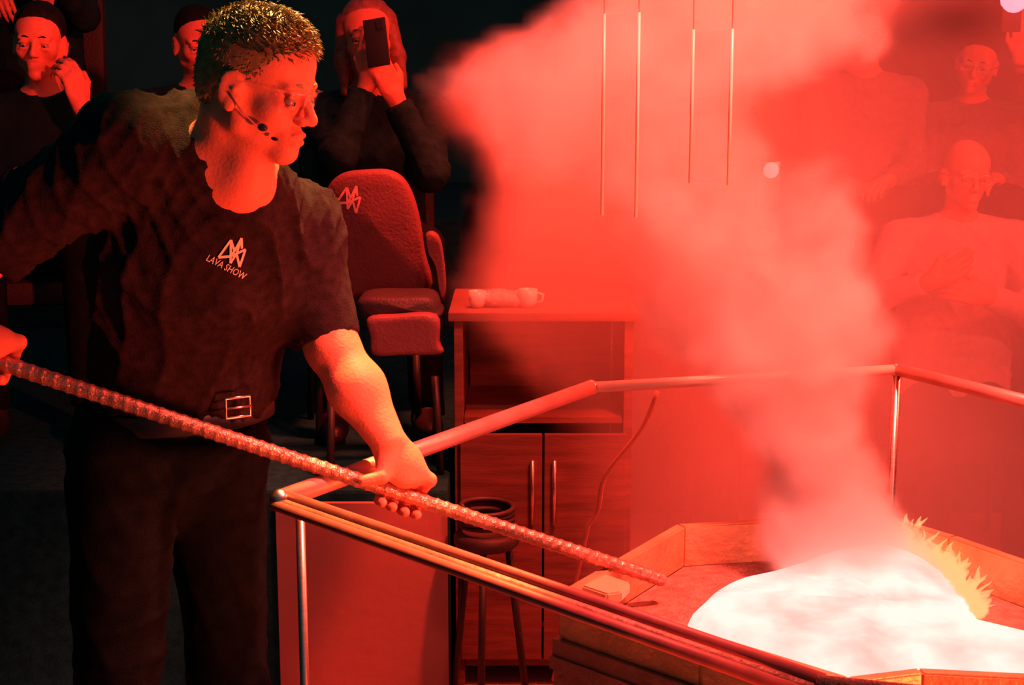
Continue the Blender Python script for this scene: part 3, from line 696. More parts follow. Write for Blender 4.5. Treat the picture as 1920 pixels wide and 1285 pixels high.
# ------------------------------------------------------------------ spectators
def spectator(label, hx, hy, D, yaw=0, pitch=0, roll=0, byaw=None, floorz=0, top=CLOTHD, skin=SKIN, hairm=HAIRD, hair='short', glasses=False,
              hands=None, s=1.0, hi=False, sweater_collar=False, lean=0.0, chairmat=SEATD, chairlabel=None, wide=1.0, low=True, sleeve=1.0):
    HC = P(hx, hy, D); B = frame(yaw, pitch, roll); byaw = yaw if byaw is None else byaw; TB = frame(byaw); U, L, Z = TB
    seatz = floorz + .45
    Hip = A3(HC[0], HC[1], 0) - U * (.06 + lean) + A3(0, 0, seatz + .10)
    Nk = HC - B[2] * .10 - B[0] * .03 + A3(0, 0, -.03)
    Nk2 = Nk - Z * .07 - U * .015
    root = thing('person', label, 'person', (Hip[0], Hip[1], floorz), None)
    F = SDF(); pt = head_sdf(F, HC, B, s)
    F.cone(pt(-35, 0, -55), Nk2, .050 * s, .056 * s, .03); F.cone(pt(15, 0, -80), Nk2 + U * .03, .030 * s, .040 * s, .03)
    sw = .175 * wide
    ShL = Nk2 + L * sw - Z * .045; ShR = Nk2 - L * sw - Z * .045; Ch = Nk2 - Z * .17 + U * .0
    F.cone(Nk2, ShL, .055, .055, .04); F.cone(Nk2, ShR, .055, .055, .04)
    F.cone(Ch, Nk2 - Z * .03, .10, .07, .05, (L, 1.4)); F.cone(Hip + Z * .05, Ch, .10, .105, .05, (L, 1.4 * wide)); F.cone(Hip + Z * .05, Hip - L * .0, .105, .11, .05, (L, 1.3))
    T = SDF(); e = .016
    T.cone(Nk2 - Z * .02, ShL, .06 + e, .058 + e, .04); T.cone(Nk2 - Z * .02, ShR, .06 + e, .058 + e, .04)
    T.cone(Ch, Nk2 - Z * .04, .10 + e, .07 + e, .05, (L, 1.4)); T.cone(Hip + Z * .03, Ch, .115 + e, .105 + e, .05, (L, 1.4 * wide), capa=True)
    arms = []
    if hands is None: hands = [dict(p=Hip + U * .30 + L * .08 + Z * .10, d=U - L * .5 * 1 - Z * .1, n=Z), dict(p=Hip + U * .30 - L * .08 + Z * .10, d=U + L * .5 - Z * .1, n=Z)]
    for side, (Sh, hd) in enumerate(zip((ShL, ShR), hands)):
        g = 1 if side == 0 else -1; Wp = np.array(hd['p'], float)
        dv = Wp - Sh; Ln = np.linalg.norm(dv)
        if Ln > .53: Wp = Sh + dv / Ln * .53
        El = ik(Sh, Wp, .29, .25, np.array(hd.get('hint', L * g * .35 - Z - U * .2), float))
        F.cone(Sh, El, .047, .038, .03); F.cone(El, Wp, .037, .025, .02)
        hand_open(F, Wp, np.array(hd['d'], float), np.array(hd['n'], float), side=g * hd.get('m', 1), curl=hd.get('curl', .4), fist=hd.get('fist', False))
        T.cone(Sh, El, .058 + e * .5, .048 + e * .5, .03); T.cone(El, El + (Wp - El) * hd.get('sl', .88), .047 + e * .5, .034 + e * .5, .03, capb=True)
        arms.append((Sh, El, Wp))
    HpL = Hip + L * .09; HpR = Hip - L * .09; KnL = HpL + U * .43 + L * .05 + Z * .02; KnR = HpR + U * .43 - L * .05 + Z * .02
    AnL = KnL - Z * (KnL[2] - floorz - .09) + U * .03; AnR = KnR - Z * (KnR[2] - floorz - .09) + U * .03
    for a, b, c in ((HpL, KnL, AnL), (HpR, KnR, AnR)): F.cone(a, b, .075, .05, .03); F.cone(b, c, .048, .035, .02)
    V, Fq = F.mesh(.0055 if hi else .0065); V = relax(V, Fq, 1, .35); mk('body', V, Fq, skin, root)
    T.cone(Nk2 - Z * .02 + Z * .06, Nk2 + Z * .10, .064 * s, .075 * s, .015, sub=True)
    if sweater_collar: T.cone(Nk2 - Z * .015, Nk2 + Z * .025, .074, .066, .02)
    V, Fq = T.mesh(.009); V = relax(V, Fq, 1, .5); V = wrinkle(V, Fq, .006, 40, int(hx)); mk('top', V, Fq, top, root)
    F = SDF(); F.cone(Hip - L * .06, Hip + L * .06, .125, .125, .04)
    for a, b, c in ((HpL, KnL, AnL), (HpR, KnR, AnR)): F.cone(a, b, .088, .065, .03); F.cone(b, c, .062, .052, .02, capb=True)
    V, Fq = F.mesh(.011); V = relax(V, Fq, 1, .5); mk('trousers', V, Fq, DENIM, root)
    for c in (AnL, AnR):
        F = SDF(); m0 = A3(c[0], c[1], floorz + .045); F.ell(m0 + U * .07, (.13, .045, .042), np.array([U, L, Z]), .02); F.cone(m0, m0 + Z * .05, .045, .042, .02)
        V, Fq = F.mesh(.010); V[:, 2] = np.maximum(V[:, 2], floorz + .001); mk('shoe', V, Fq, BLACKP, root)
    eyes(root, pt, B, s)
    S3 = .001 * s
    if hair in ('short', 'thin', 'long'):
        F = SDF(); th = 0 if hair != 'thin' else -5
        F.ell(pt(-18, 0, 42), np.array((98 + th, 80 + th, 86 + th)) * S3, B, .015); F.ell(pt(20, 0, 55), np.array((58, 66, 56 + th)) * S3, B, .02); F.ell(pt(-52, 0, -5), np.array((50, 64, 58)) * S3, B, .02)
        F.cone(pt(98, 70, 20), pt(98, -70, 20), .055 * s, .055 * s, .015, sub=True); F.cone(pt(82, 70, -35), pt(82, -70, -35), .066 * s, .066 * s, .015, sub=True)
        if hair != 'long': F.cone(pt(-8, 100, -38), pt(-8, -100, -38), .046 * s, .046 * s, .010, sub=True)
        if hair == 'long':
            for g in (-1, 1):
                F.cone(pt(10, g * 66, 50), pt(8, g * 80, -60), .026, .024, .02); F.cone(pt(8, g * 80, -60), pt(24, g * 88, -150), .024, .012, .02)
                F.cone(pt(-40, g * 60, 0), pt(-50, g * 65, -130), .040, .025, .03)
        V, Fq = F.mesh(.0055); V = wrinkle(V, Fq, .0022, 90, 3); mk('hair', V, Fq, hairm, root)
    for g in (-1, 1):
        if hair != 'none': MB().tube([pt(86, g * 15, 14), pt(88, g * 28, 18), pt(76, g * 46, 12)], [.002, .003, .0012], 6).obj('eyebrow', hairm, root, True)
    if glasses:
        mb = MB()
        for g in (-1, 1):
            mb.tube([pt(97, g * 32 + 23 * math.cos(a), -8 + 17 * math.sin(a)) for a in np.linspace(0, 2 * math.pi, 18, endpoint=False)], .0019, 6, closed=True)
            mb.tube([pt(92, g * 56, -4), pt(40, g * 80, 0), pt(-14, g * 84, 0)], .0016, 6)
        mb.tube([pt(97, 9, -4), pt(100, 0, -1), pt(97, -9, -4)], .0018, 6)
        gg = mb.obj('glasses', STEEL, root, True)
        for g in (-1, 1):
            ce = pt(97, g * 32, -8); ring = [pt(97.3, g * 32 + 22 * math.cos(a), -8 + 16 * math.sin(a)) for a in np.linspace(0, 2 * math.pi, 18, endpoint=False)]; r2 = [q + B[0] * .0012 for q in ring]
            V, F2 = loft([ring, r2]); mk('lens', V, F2, LENS, gg, False)
    if chairlabel is not False:
        chair('audience_chair', chairlabel or 'dark padded chair under the ' + label, A3(Hip[0], Hip[1], 0) - U * -.02, byaw, seatz + .0, floorz, chairmat, None)
    return root, pt, B, TB, Hip
R_ = math.radians
def phone(label, c, B, m=BLACKP, torch=None):
    """B rows: normal(screen side), long axis, short axis"""
    t = thing('smartphone', label, 'phone', tuple(c))
    o = MB().box(c, (.0042, .073, .036), B, .004).obj('case', m, t); smooth_angle(o)
    MB().box(c + B[0] * .0043, (.0006, .068, .033), B, .0004).obj('screen', BLACKP, t)
    MB().box(c - B[0] * .0055 + B[1] * .052 + B[2] * .018, (.0016, .013, .011), B, .0012).obj('camera_bump', BLACKP, t)
    if torch:
        e = mat('torch_lamp' + str(torch[0]), (.9, .8, .8), .3, emit=torch[1], estr=torch[2])
        MB().ball(c - B[0] * .0075 + B[1] * .045 - B[2] * .004, (torch[3],) * 3, None, 12, 8).obj('torch_lamp', e, t, True)
    return t

# left group
c1 = P(140, 170, 4.55)
spectator('woman with cropped dark hair resting her cheek on one raised finger, far left', 74, 78, 4.6, R_(6), R_(3), R_(-3), R_(10), PZ, hands=[dict(p=P(152, 196, 4.44), d=P(128, 120, 4.42) - P(152, 196, 4.44), n=A3(.75, -.6, 0), curl=.75, sl=.80, hint=A3(.5, 0, -1)), dict(p=P(40, 330, 4.4), d=A3(.7, -.4, -.3), n=A3(0, -.5, 1))],
          top=mat('charcoal_jacket', (.007, .026, .030), .95, bump=.3, bscale=200, spec=.05), chairlabel='dark padded chair of the woman resting her cheek on her finger')
spectator('man with receding hair looking down behind the demonstrator\'s head', 372, 78, 4.9, R_(24), R_(10), R_(4), R_(12), PZ, hairm=HAIRD, hair='thin', chairlabel='dark padded chair of the man seen behind the demonstrator\'s hair')
PB = np.array([unit(A3(.25, .95, -.15)), unit(A3(-.12, .18, 1)), unit(A3(1, -.28, .1))]); 
PB[1] = unit(PB[1] - PB[0] * (PB[0] @ PB[1])); PB[2] = np.cross(PB[0], PB[1])
pc = P(706, 80, 4.38)
phone('black smartphone held up in front of the long-haired woman\'s face', pc, PB)
spectator('long-haired woman filming with a phone held before her face', 690, 72, 4.62, R_(4), R_(-4), R_(6), R_(8), PZ, top=CLOTHD, hairm=HAIRR, hair='long',
          s=1.09, hands=[dict(p=P(742, 186, 4.44), d=P(712, 120, 4.41) - P(742, 186, 4.44), n=A3(.45, -.85, .1), curl=.35, sl=.93, hint=A3(.5, .2, -1)), dict(p=P(690, 150, 4.44), d=P(690, 90, 4.42) - P(690, 150, 4.44), n=A3(-.5, -.8, .1), curl=.35, sl=.85, hint=A3(-.6, .1, -1))], chairlabel='dark padded chair of the long-haired woman with the phone')
spectator('person in the row above, only the fingers of both hands at the top left corner', 48, -205, 5.75, R_(6), 0, 0, R_(6), PZ + .48,
          hands=[dict(p=P(95, -45, 5.45), d=A3(-.25, -.3, -1), n=A3(0, -1, .2), sl=.9), dict(p=P(-8, -45, 5.45), d=A3(.3, -.3, -1), n=A3(0, -1, .2), sl=.9)], chairlabel='dark padded chair on the upper step at the far left')
# right group, in smoke
spectator('long-faced person with raised hands, deep in smoke above the middle of the right half', 1402, 70, 6.3, R_(-4), R_(4), 0, R_(-4), PZ + .04, top=GREYC, hair='short',
          hands=[dict(p=P(1425, 205, 6.0), d=A3(-.3, -.2, 1), n=A3(.5, -.8, 0)), dict(p=P(1385, 210, 6.0), d=A3(.35, -.2, 1), n=A3(-.5, -.8, 0))], chairlabel='dark chair of the long-faced person in smoke')
spectator('man in glasses and dark top, upper right, left of the dark gap in the smoke', 1622, 62, 5.75, R_(-14), R_(5), R_(4), R_(-8), PZ + .04, top=GREYC, glasses=True, chairlabel='dark chair of the man in glasses left of the dark gap')
spectator('grey-bearded person with tilted head at the upper right edge', 1832, 118, 5.9, R_(-22), R_(8), R_(-10), R_(-15), PZ + .04, top=GREYC, glasses=True, hair='thin', chairlabel='dark chair of the person with the tilted head')
HCx = P(1812, 330, 5.0)
h7a = dict(p=P(1850, 556, 4.76), d=A3(-1, -.12, .22), n=A3(.1, -1, .15), curl=.3, sl=.95, hint=A3(.9, .1, -.8), m=1)
h7b = dict(p=P(1745, 528, 4.74), d=A3(.8, -.2, .5), n=A3(.1, -1, .1), curl=.45, sl=.9, hint=A3(-.9, .1, -.8))
spectator('bald man in round glasses and pale sweater sitting with folded arms at the right', 1812, 326, 5.0, R_(4), R_(6), 0, R_(-4), 0, top=PALE, hair='none', glasses=True, hands=[h7a, h7b], wide=1.15, hi=True, chairlabel='padded chair of the bald man with folded arms', sweater_collar=True)
tl8 = P(1442, 345, 4.72)
spectator('person holding up a phone with its torch on, in the smoke at right of centre', 1396, 380, 4.98, R_(2), R_(2), 0, R_(4), 0, top=GREYC,
          hands=[dict(p=P(1440, 500, 4.80), d=A3(0, -.1, 1), n=A3(.3, -.9, 0), curl=.5, sl=.9), dict(p=P(1390, 500, 4.80), d=A3(.1, -.2, 1), n=A3(-.2, -.9, 0), curl=.6, sl=.85)], chairlabel='chair of the person with the phone torch')
TBs = np.array([A3(0, 1, 0), A3(0, 0, 1), A3(-1, 0, 0)]); 
phone('smartphone shining a pinkish torch, held in the smoke at right of centre', tl8, TBs, STEEL, ('a', (1, .2, .2), 3, .026))
phone('smartphone shining a bright pink torch at the top right corner', P(1897, 22, 5.3), TBs, BLACKP, ('b', (1, .16, .22), 4, .050))
spectator('person in a dark top holding the torch phone aloft, cut by the top right corner', 2085, 60, 5.75, R_(-18), 0, 0, R_(-18), PZ + .04, top=GREYC,
          hands=[dict(p=P(2090, 260, 5.5), d=A3(-.5, -.4, 0), n=A3(0, 0, 1)), dict(p=P(1898, 92, 5.36), d=A3(0, -.05, 1), n=A3(-.4, -.8, 0), hint=A3(-.3, 0, -1))], chairlabel='dark chair cut by the right edge of the picture')

# ------------------------------------------------------------------ branded padded chair behind the demonstrator
bcx = P(705, 640, 3.95)
t, bc_, Ut, Zt, Lc = chair('lounge_chair', 'oxblood padded chair with a rounded back and small peak emblem, behind the demonstrator\'s arm', (bcx[0] - .0, 3.93, 0), R_(12), .97, PZ, SEATM, None, .34, .40)
# replace plain back with an arched one
for ch in list(t.children):
    if ch.name.startswith('backrest'): bpy.data.objects.remove(ch)
    elif ch.name.startswith('seat'): bpy.data.objects.remove(ch)
def arch(pxs, D, th, m, name, parent, bulge=.02):
    """cushion from an outline given at depth D, with rounded thickness"""
    C0 = np.mean([P(x, y, D) for x, y in pxs], axis=0); ol = dens([P(x, y, D) for x, y in pxs], 4); rings = []
    for k_, dy in ((.90, -th), (.965, -th * .82), (1, -th * .4), (1, th * .4), (.965, th * .82), (.90, th)):
        rings.append([C0 + (p - C0) * k_ + A3(0, dy, 0) for p in ol])
    inner = [[C0 + (p - C0) * k_ + A3(0, -th - bulge * (1 - k_), 0) for p in ol] for k_ in (.001, .4, .7)]
    V, F2 = loft(inner + rings + [[C0 + (p - C0) * .001 + A3(0, th, 0) for p in ol]], False); return mk(name, V, F2, m, parent)
bk_ = arch([(612, 548), (604, 430), (612, 360), (640, 326), (690, 318), (735, 320), (765, 345), (785, 400), (796, 470), (806, 545), (710, 552)], 4.05, .035, SEATM, 'backrest', t)
arch([(690, 596), (740, 590), (818, 590), (824, 640), (828, 662), (760, 664), (700, 664), (694, 630)], 3.74, .03, SEATM, 'seat_front', t, .0)
arch([(680, 552), (760, 548), (812, 550), (826, 575), (820, 588), (690, 590)], 3.87, .10, SEATD, 'seat', t)
arch([(798, 440), (812, 434), (826, 450), (834, 500), (836, 540), (828, 560), (818, 500), (802, 470)], 3.98, .03, SEATM, 'armrest', t, 0)
bb = BVHTree.FromPolygons([tuple(v.co + Vector(origin(bk_))) for v in bk_.data.vertices], [tuple(p.vertices) for p in bk_.data.polygons])
try:
    o = print_mesh('backrest_emblem', mark(655, 372, 22, 5, -4, 25), bb, PRINTR, t)
except Exception as e: print('emblem', e)

# ------------------------------------------------------------------ side cabinet, cups, hose, cord, glass screens
cx0 = P(845, 575, 3.9); cz = cx0[2]
tx = (P(850, 575, 3.75)[0], P(1190, 575, 3.75)[0]); 
cab = thing('side_cabinet', 'dark stained wooden side cabinet half veiled by smoke, left of the lava plume', 'cabinet', ((tx[0] + tx[1]) / 2, 4.0, 0))
ctz = P(900, 588, 3.75)[2]
xm = (tx[0] + tx[1]) / 2; hw = (tx[1] - tx[0]) / 2
smooth_angle(MB().box((xm, 4.0, ctz - .012), (hw + .015, .24, .012), bev=.004).obj('worktop', CABM, cab))
for x_ in (tx[0] + .012, tx[1] - .012): MB().box((x_, 4.0, (ctz - .024) / 2), (.012, .225, (ctz - .024) / 2), bev=.002).obj('side_panel', CABM, cab)
MB().box((xm, 4.21, (ctz - .024) / 2 + .03), (hw - .03, .008, (ctz - .084) / 2), bev=.001).obj('back_panel', CABM, cab)
MB().box((xm, 4.0, ctz - .30), (hw - .026, .215, .009), bev=.001).obj('shelf', CABM, cab)
MB().box((xm, 4.0, .07), (hw - .026, .215, .012), bev=.001).obj('shelf', CABM, cab)
for i, k in enumerate((-1, 1)):
    d = MB().box((xm + k * (hw / 2 - .006), 3.772, (ctz - .31) / 2 + .03), (hw / 2 - .009, .009, (ctz - .42) / 2), bev=.002).obj('door', CABM, cab)
    MB().tube([(xm + k * .03, 3.755, ctz * .45), (xm + k * .03, 3.755, ctz * .62)], .006, 8).obj('handle', STEEL, d, True)
def cup(label, px, r0, h_):
    p = P(px, 575, 3.86); t = thing('cup', label, 'cup', (p[0], 3.86, ctz))
    prof = [(r0 * .75, 0), (r0 * .95, h_ * .3), (r0, h_), (r0 * .93, h_), (r0 * .86, h_ * .3), (.001, h_ * .12)]
    V = []; F2 = []
    for r_, z_ in prof:
        for k in range(18): V.append((p[0] + r_ * math.cos(k * math.pi / 9), 3.86 + r_ * math.sin(k * math.pi / 9), ctz + z_ + .001))
    for i in range(len(prof) - 1):
        for k in range(18): F2.append([i * 18 + k, i * 18 + (k + 1) % 18, (i + 1) * 18 + (k + 1) % 18, (i + 1) * 18 + k])
    F2.append(list(range(18))[::-1]); mk('bowl', V, F2, CREAM, t)
    MB().tube([(p[0] + r0 * .95, 3.86, ctz + h_ * .8), (p[0] + r0 * 1.6, 3.86, ctz + h_ * .7), (p[0] + r0 * 1.5, 3.86, ctz + h_ * .35), (p[0] + r0 * .9, 3.86, ctz + h_ * .25)], .004, 8).obj('handle', CREAM, t, True)
cup('small pale cup on the left end of the side cabinet', 895, .024, .045)
cup('second pale cup on the side cabinet, nearer the smoke', 990, .026, .05)
fold_p = P(930, 575, 3.9)
F = SDF(); F.ell((P(950, 575, 3.9)[0], 3.9, ctz + .018), (.075, .06, .020), None, .02); F.ell((P(925, 575, 3.9)[0], 3.88, ctz + .02), (.04, .04, .022), None, .02); F.ell((P(975, 575, 3.9)[0], 3.92, ctz + .016), (.05, .05, .02), None, .02)
V, Fq = F.mesh(.006); V = wrinkle(V, Fq, .008, 60, 8); V[:, 2] = np.maximum(V[:, 2], ctz + .001); o = mk('cloth', V, Fq, PALE, None, True, loc=(P(950, 575, 3.9)[0], 3.9, ctz)); tag(o, 'crumpled pale cloth between the two cups on the side cabinet', 'cloth')

# coiled black hose on the floor edge of the platform
hc = G(915, 968, .55); hcz = .55
st = thing('drum_stool', 'low round black stool behind the guard rail with a coil of hose on it', 'stool', (hc[0], 3.55, 0))
hc = P(912, 968, 3.55); sz_ = hc[2] - .03
def disc(c, r, h_, m, name, parent, bev=.01):
    prof = [(.001, 0), (r - bev, 0), (r, bev), (r, h_ - bev), (r - bev, h_), (.001, h_)]; V = []; F2 = []
    for q, z_ in prof:
        for k in range(32): V.append((c[0] + q * math.cos(k * math.pi / 16), c[1] + q * math.sin(k * math.pi / 16), c[2] + z_))
    for i in range(len(prof) - 1):
        for k in range(32): F2.append([i * 32 + k, i * 32 + (k + 1) % 32, (i + 1) * 32 + (k + 1) % 32, (i + 1) * 32 + k])
    return mk(name, V, F2, m, parent)
disc((hc[0], 3.55, sz_ - .05), .085, .04, RUBBER, 'seat', st)
for k in range(3):
    a = k * 2.094 + .4; MB().tube([(hc[0] + .06 * math.cos(a), 3.55 + .06 * math.sin(a), sz_ - .05), (hc[0] + .12 * math.cos(a), 3.55 + .12 * math.sin(a), 0)], .010, 10).obj('leg', BLACKP, st, True)
pts = []
for i in range(150):
    a = i / 150 * 2 * math.pi * 4.6; rr = .066 - .004 * math.sin(a * .5); pts.append((hc[0] + rr * math.cos(a) * 1.05, 3.55 + rr * math.sin(a), sz_ + .002 + .013 * (i / 150 * 4.6)))
o = MB().tube(pts, .0068, 8).obj('coiled_hose', RUBBER, None, True, loc=(hc[0], 3.55, sz_ - .01)); tag(o, 'coil of thin black hose lying on the round stool', 'hose')
# slack cord from the far rail down to the floor
c_a = P(1232, 735, 3.30); c_e = P(1100, 985, 3.42)
pts = [c_a * (1 - u_) + c_e * u_ + A3(-.02 * math.sin(u_ * 3.1) + .012 * math.sin(u_ * 9), 0, -.03 * math.sin(math.pi * u_)) for u_ in np.linspace(0, 1, 30)]
pts += [pts[-1] + A3(-.01 * k, .02 * k, -.06 * k) for k in range(1, 9)]
o = MB().tube(pts, .006, 8).obj('hanging_cord', mat('orange_cord', (.7, .3, .2), .5), None, True, loc=tuple(c_a)); tag(o, 'thin slack cord hanging down behind the far guard rail', 'cord')
c_f = P(1262, 760, 3.36)
# tall glass smoke screens between the pan and the audience
def screen(label, x0, x1, ytop, ybot, D0, D1, tilt=0):
    a = P(x0, ytop, D0); b = P(x1, ytop, D1); t = thing('glass_screen', label, 'screen', ((a[0] + b[0]) / 2, (a[1] + b[1]) / 2, P(x0, ybot, D0)[2]), 'hanging glass screens before the audience'); zb = P(x0, ybot, D0)[2]; zc = P(x1, ybot, D1)[2]
    ab = A3(a[0], a[1], .0); bb_ = A3(b[0], b[1], .0); d = unit(bb_ - ab); nrm = A3(-d[1], d[0], 0) * .004
    ht = max(a[2], .5)
    V = []
    for z_ in (zb, ht):
        for p in (ab, bb_):
            V += [A3(p[0], p[1], z_) + nrm, A3(p[0], p[1], z_) - nrm]
    mb = MB().add(V, [[0, 2, 6, 4], [1, 5, 7, 3], [0, 4, 5, 1], [2, 3, 7, 6], [4, 6, 7, 5], [0, 1, 3, 2]]); mb.obj('pane', PANE, t)
    for p in (ab, bb_): MB().tube([A3(p[0], p[1], zb - .004), A3(p[0], p[1], ht + .004)], .0032, 10).obj('edge_strip', CREAM, t, True); MB().tube([A3(p[0], p[1], ht), A3(p[0], p[1], 2.7)], .0012, 6).obj('hanger_wire', STEEL, t, True)
    return t
screen('narrow hanging glass screen left of the smoke column, with slim bright edges', 1133, 1198, 30, 400, 2.60, 2.56)
screen('hanging glass screen behind the smoke column, between two slim bright edge strips', 1300, 1373, 60, 340, 2.60, 2.56)

struct(MB().tube([(-4.0, 2.58, 2.73), (5.0, 2.58, 2.73)], .03, 12), 'trim_1', BLACKP, True)
# ------------------------------------------------------------------ smoke and haze (density grids computed in the scene)
class X:
    """field arithmetic on geometry-node sockets"""
    def __init__(s, nt, sock): s.nt = nt; s.k = sock
    def _m(s, op, *a, clamp=False):
        n_ = s.nt.nodes.new('ShaderNodeMath'); n_.operation = op; n_.use_clamp = clamp
        for i, v in enumerate((s,) + a):
            if isinstance(v, X): s.nt.links.new(v.k, n_.inputs[i])
            else: n_.inputs[i].default_value = v
        return X(s.nt, n_.outputs[0])
    def __add__(s, o): return s._m('ADD', o)
    def __radd__(s, o): return s._m('ADD', o)
    def __sub__(s, o): return s._m('SUBTRACT', o)
    def __mul__(s, o): return s._m('MULTIPLY', o)
    def __rmul__(s, o): return s._m('MULTIPLY', o)
    def __truediv__(s, o): return s._m('DIVIDE', o)
    def sq(s): return s._m('MULTIPLY', s)
    def sqrt(s): return s._m('SQRT')
    def mx(s, o): return s._m('MAXIMUM', o)
    def mn(s, o): return s._m('MINIMUM', o)
    def pw(s, o): return s._m('POWER', o)
    def clamp(s): return s._m('ADD', 0.0, clamp=True)
def curve(nt, x, pts, lo, hi, vlo, vhi):
    n_ = nt.nodes.new('ShaderNodeFloatCurve'); c = n_.mapping.curves[0]
    pts = sorted([((a - lo) / (hi - lo), (b - vlo) / (vhi - vlo)) for a, b in pts])
    pts = [p for p in pts if 0 <= p[0] <= 1]
    while len(c.points) < len(pts): c.points.new(.5, .5)
    for q, p in zip(c.points, pts): q.location = p; 
    n_.mapping.use_clip = False; n_.mapping.update()
    xx = (x - lo) * (1 / (hi - lo)); nt.links.new(xx.k, n_.inputs['Value']); return X(nt, n_.outputs[0]) * (vhi - vlo) + vlo
def noise(nt, pos, scale, detail=3, off=(0, 0, 0), dist=0.0, stretch=(1, 1, 1)):
    va = nt.nodes.new('ShaderNodeVectorMath'); va.operation = 'MULTIPLY_ADD'; nt.links.new(pos, va.inputs[0]); va.inputs[1].default_value = stretch; va.inputs[2].default_value = off
    n_ = nt.nodes.new('ShaderNodeTexNoise'); n_.inputs['Scale'].default_value = scale; n_.inputs['Detail'].default_value = detail; n_.inputs['Distortion'].default_value = dist
    nt.links.new(va.outputs[0], n_.inputs['Vector']); return X(nt, n_.outputs[0])
def vol_mat(name, color, aniso, dens):
    m = bpy.data.materials.new(name); m.use_nodes = True; nt = m.node_tree
    for n_ in list(nt.nodes): nt.nodes.remove(n_)
    o_ = nt.nodes.new('ShaderNodeOutputMaterial'); p = nt.nodes.new('ShaderNodeVolumePrincipled')
    p.inputs['Color'].default_value = (*color, 1); p.inputs['Density'].default_value = dens; p.inputs['Anisotropy'].default_value = aniso
    nt.links.new(p.outputs[0], o_.inputs['Volume']); return m
def smoke(name, label, lo, hi, vox, build, m, cat='smoke'):
    vd = bpy.data.volumes.new(name); ob = bpy.data.objects.new(name, vd); COL.objects.link(ob)
    g = bpy.data.node_groups.new(name, 'GeometryNodeTree'); g.interface.new_socket('Geometry', in_out='OUTPUT', socket_type='NodeSocketGeometry'); g.interface.new_socket('Geometry', in_out='INPUT', socket_type='NodeSocketGeometry')
    go = g.nodes.new('NodeGroupOutput'); vc = g.nodes.new('GeometryNodeVolumeCube'); sm = g.nodes.new('GeometryNodeSetMaterial'); sm.inputs['Material'].default_value = m
    po = g.nodes.new('GeometryNodeInputPosition'); sp = g.nodes.new('ShaderNodeSeparateXYZ'); g.links.new(po.outputs[0], sp.inputs[0])
    x, y, z = (X(g, sp.outputs[i]) for i in range(3))
    d = build(g, po.outputs[0], x, y, z); g.links.new(d.k, vc.inputs['Density'])
    vc.inputs['Min'].default_value = lo; vc.inputs['Max'].default_value = hi
    for i, ax in enumerate(('X', 'Y', 'Z')): vc.inputs['Resolution ' + ax].default_value = max(4, int((hi[i] - lo[i]) / vox))
    g.links.new(vc.outputs[0], sm.inputs[0]); g.links.new(sm.outputs[0], go.inputs[0])
    md = ob.modifiers.new('density', 'NODES'); md.node_group = g; vd.materials.append(m)
    tag(ob, label, cat); ob['kind'] = 'stuff'; return ob

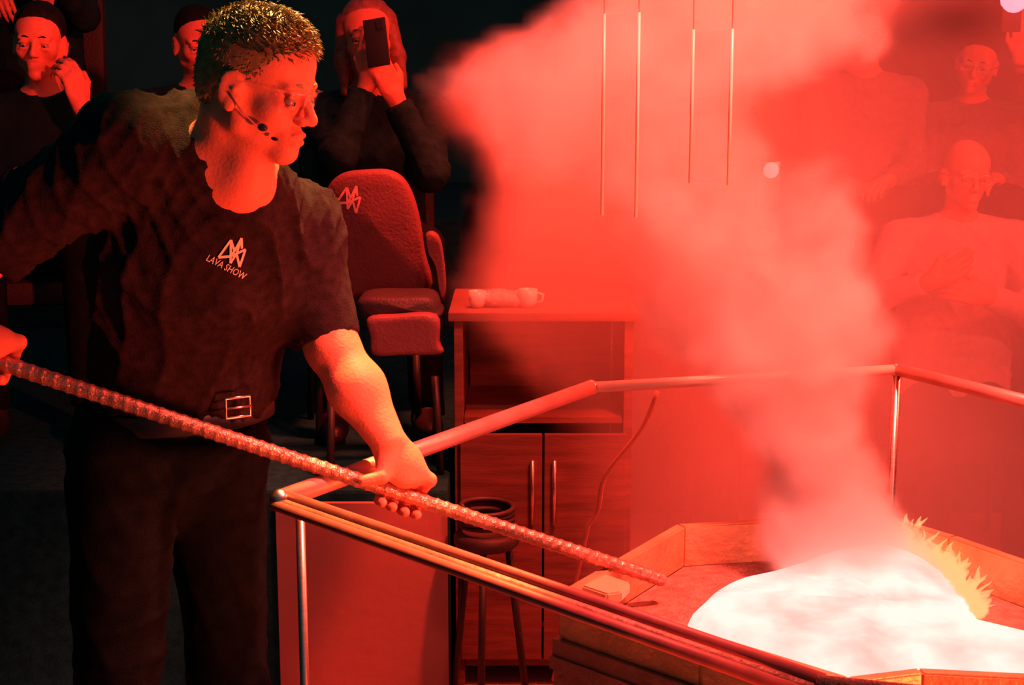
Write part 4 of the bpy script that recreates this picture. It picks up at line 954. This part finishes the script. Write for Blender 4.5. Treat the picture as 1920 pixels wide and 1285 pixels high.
# plume outline read at a depth of 2.9 m: (y px, x left, x right)
PD = 2.9
prof = [(1080, 1420, 1760), (1010, 1420, 1740), (950, 1390, 1690), (850, 1390, 1650), (760, 1330, 1620), (700, 1290, 1620), (600, 1240, 1650), (500, 1190, 1590), (400, 1080, 1570), (300, 960, 1520), (200, 880, 1460), (100, 920, 1640), (0, 1100, 1700), (-120, 1200, 1760)]
cxs = []; rxs = []
for y_, a, b in prof:
    pa = P(a, y_, PD); pb_ = P(b, y_, PD); cxs.append((pa[2], (pa[0] + pb_[0]) / 2)); rxs.append((pa[2], (pb_[0] - pa[0]) / 2))
def plume(g, pos, x, y, z):
    cx = curve(g, z, cxs, .70, 2.15, -.2, 1.2); rx = curve(g, z, rxs, .70, 2.15, 0, 1.0)
    cy = curve(g, z, [(.7, 2.62), (1.0, 2.75), (1.4, 2.92), (2.15, 3.0)], .70, 2.15, 2, 4)
    n1_ = noise(g, pos, 3.2, 4, (3, 1, 0), .6); n2_ = noise(g, pos, 9, 4, (0, 5, 2), 1.0)
    ry = rx * .35 + .12
    dist = (((x - cx) / rx).sq() + ((y - cy) / ry).sq()).sqrt()
    edge = (((n1_ - .5) * 1.5 + (n2_ - .5) * .7 + 1.0 - dist) * 3.2).clamp()
    body = ((n1_ - .42) * 2.6 + (n2_ - .5) * 2.2 + .55).mx(.05).mn(1.6)
    lowf = (((z * -1.0) + 1.5) * 1.2).clamp() * 1.3 + .55
    return edge * body * lowf
smoke('smoke_plume', 'pale billowing smoke column rising from the lava and drifting left', (-.25, 2.35, .74), (1.25, 3.5, 2.13), .014, plume, vol_mat('pale_smoke', (.97, .93, .90), .1, 11))

hl = [(-40, 1110), (0, 1085), (60, 1010), (100, 860), (150, 835), (220, 835), (270, 880), (330, 905), (420, 900), (500, 880), (560, 855), (610, 870), (650, 940), (720, 1010), (800, 1060), (900, 1080), (1000, 1080), (1200, 1060)]
HD = 3.7
hls = [(P(x_, y_, HD)[2], P(x_, y_, HD)[0]) for y_, x_ in hl]
hls = [(z_, x_) for z_, x_ in hls if z_ > .0]
def haze(g, pos, x, y, z):
    xl = curve(g, z, hls, 0.0, 2.6, -.5, 1.0)
    n1_ = noise(g, pos, 1.7, 3, (1, 2, 3), .8); n2_ = noise(g, pos, 6, 4, (4, 0, 2), .8)
    e = (((n2_ - .5) * .28 + x - xl) * 9.0).clamp()
    deep = ((xl - x) * .9 + 1.1).clamp() * .75 + .38 + (n2_ - .5) * .25
    gap = ((((x - 1.10) / .13).sq() + ((z - 1.83) / .08).sq()).sqrt() * 1.2 - .3 + (n2_ - .5)).clamp()
    lowf = (((z - .95) * 2.2).clamp()) * .55 + .45
    return e * deep * (n1_ * 1.1 + .45) * (lowf + ((x - .35) * 1.5).clamp() * ((z * -1.0 + 1.45) * 2.2).clamp() * .8) * gap
smoke('red_haze', 'red-lit haze hanging over the right half in front of the audience', (-.5, 3.38, .0), (2.6, 4.5, 2.6), .03, haze, vol_mat('thin_smoke', (.97, .82, .76), 0.0, 1.1), 'haze')
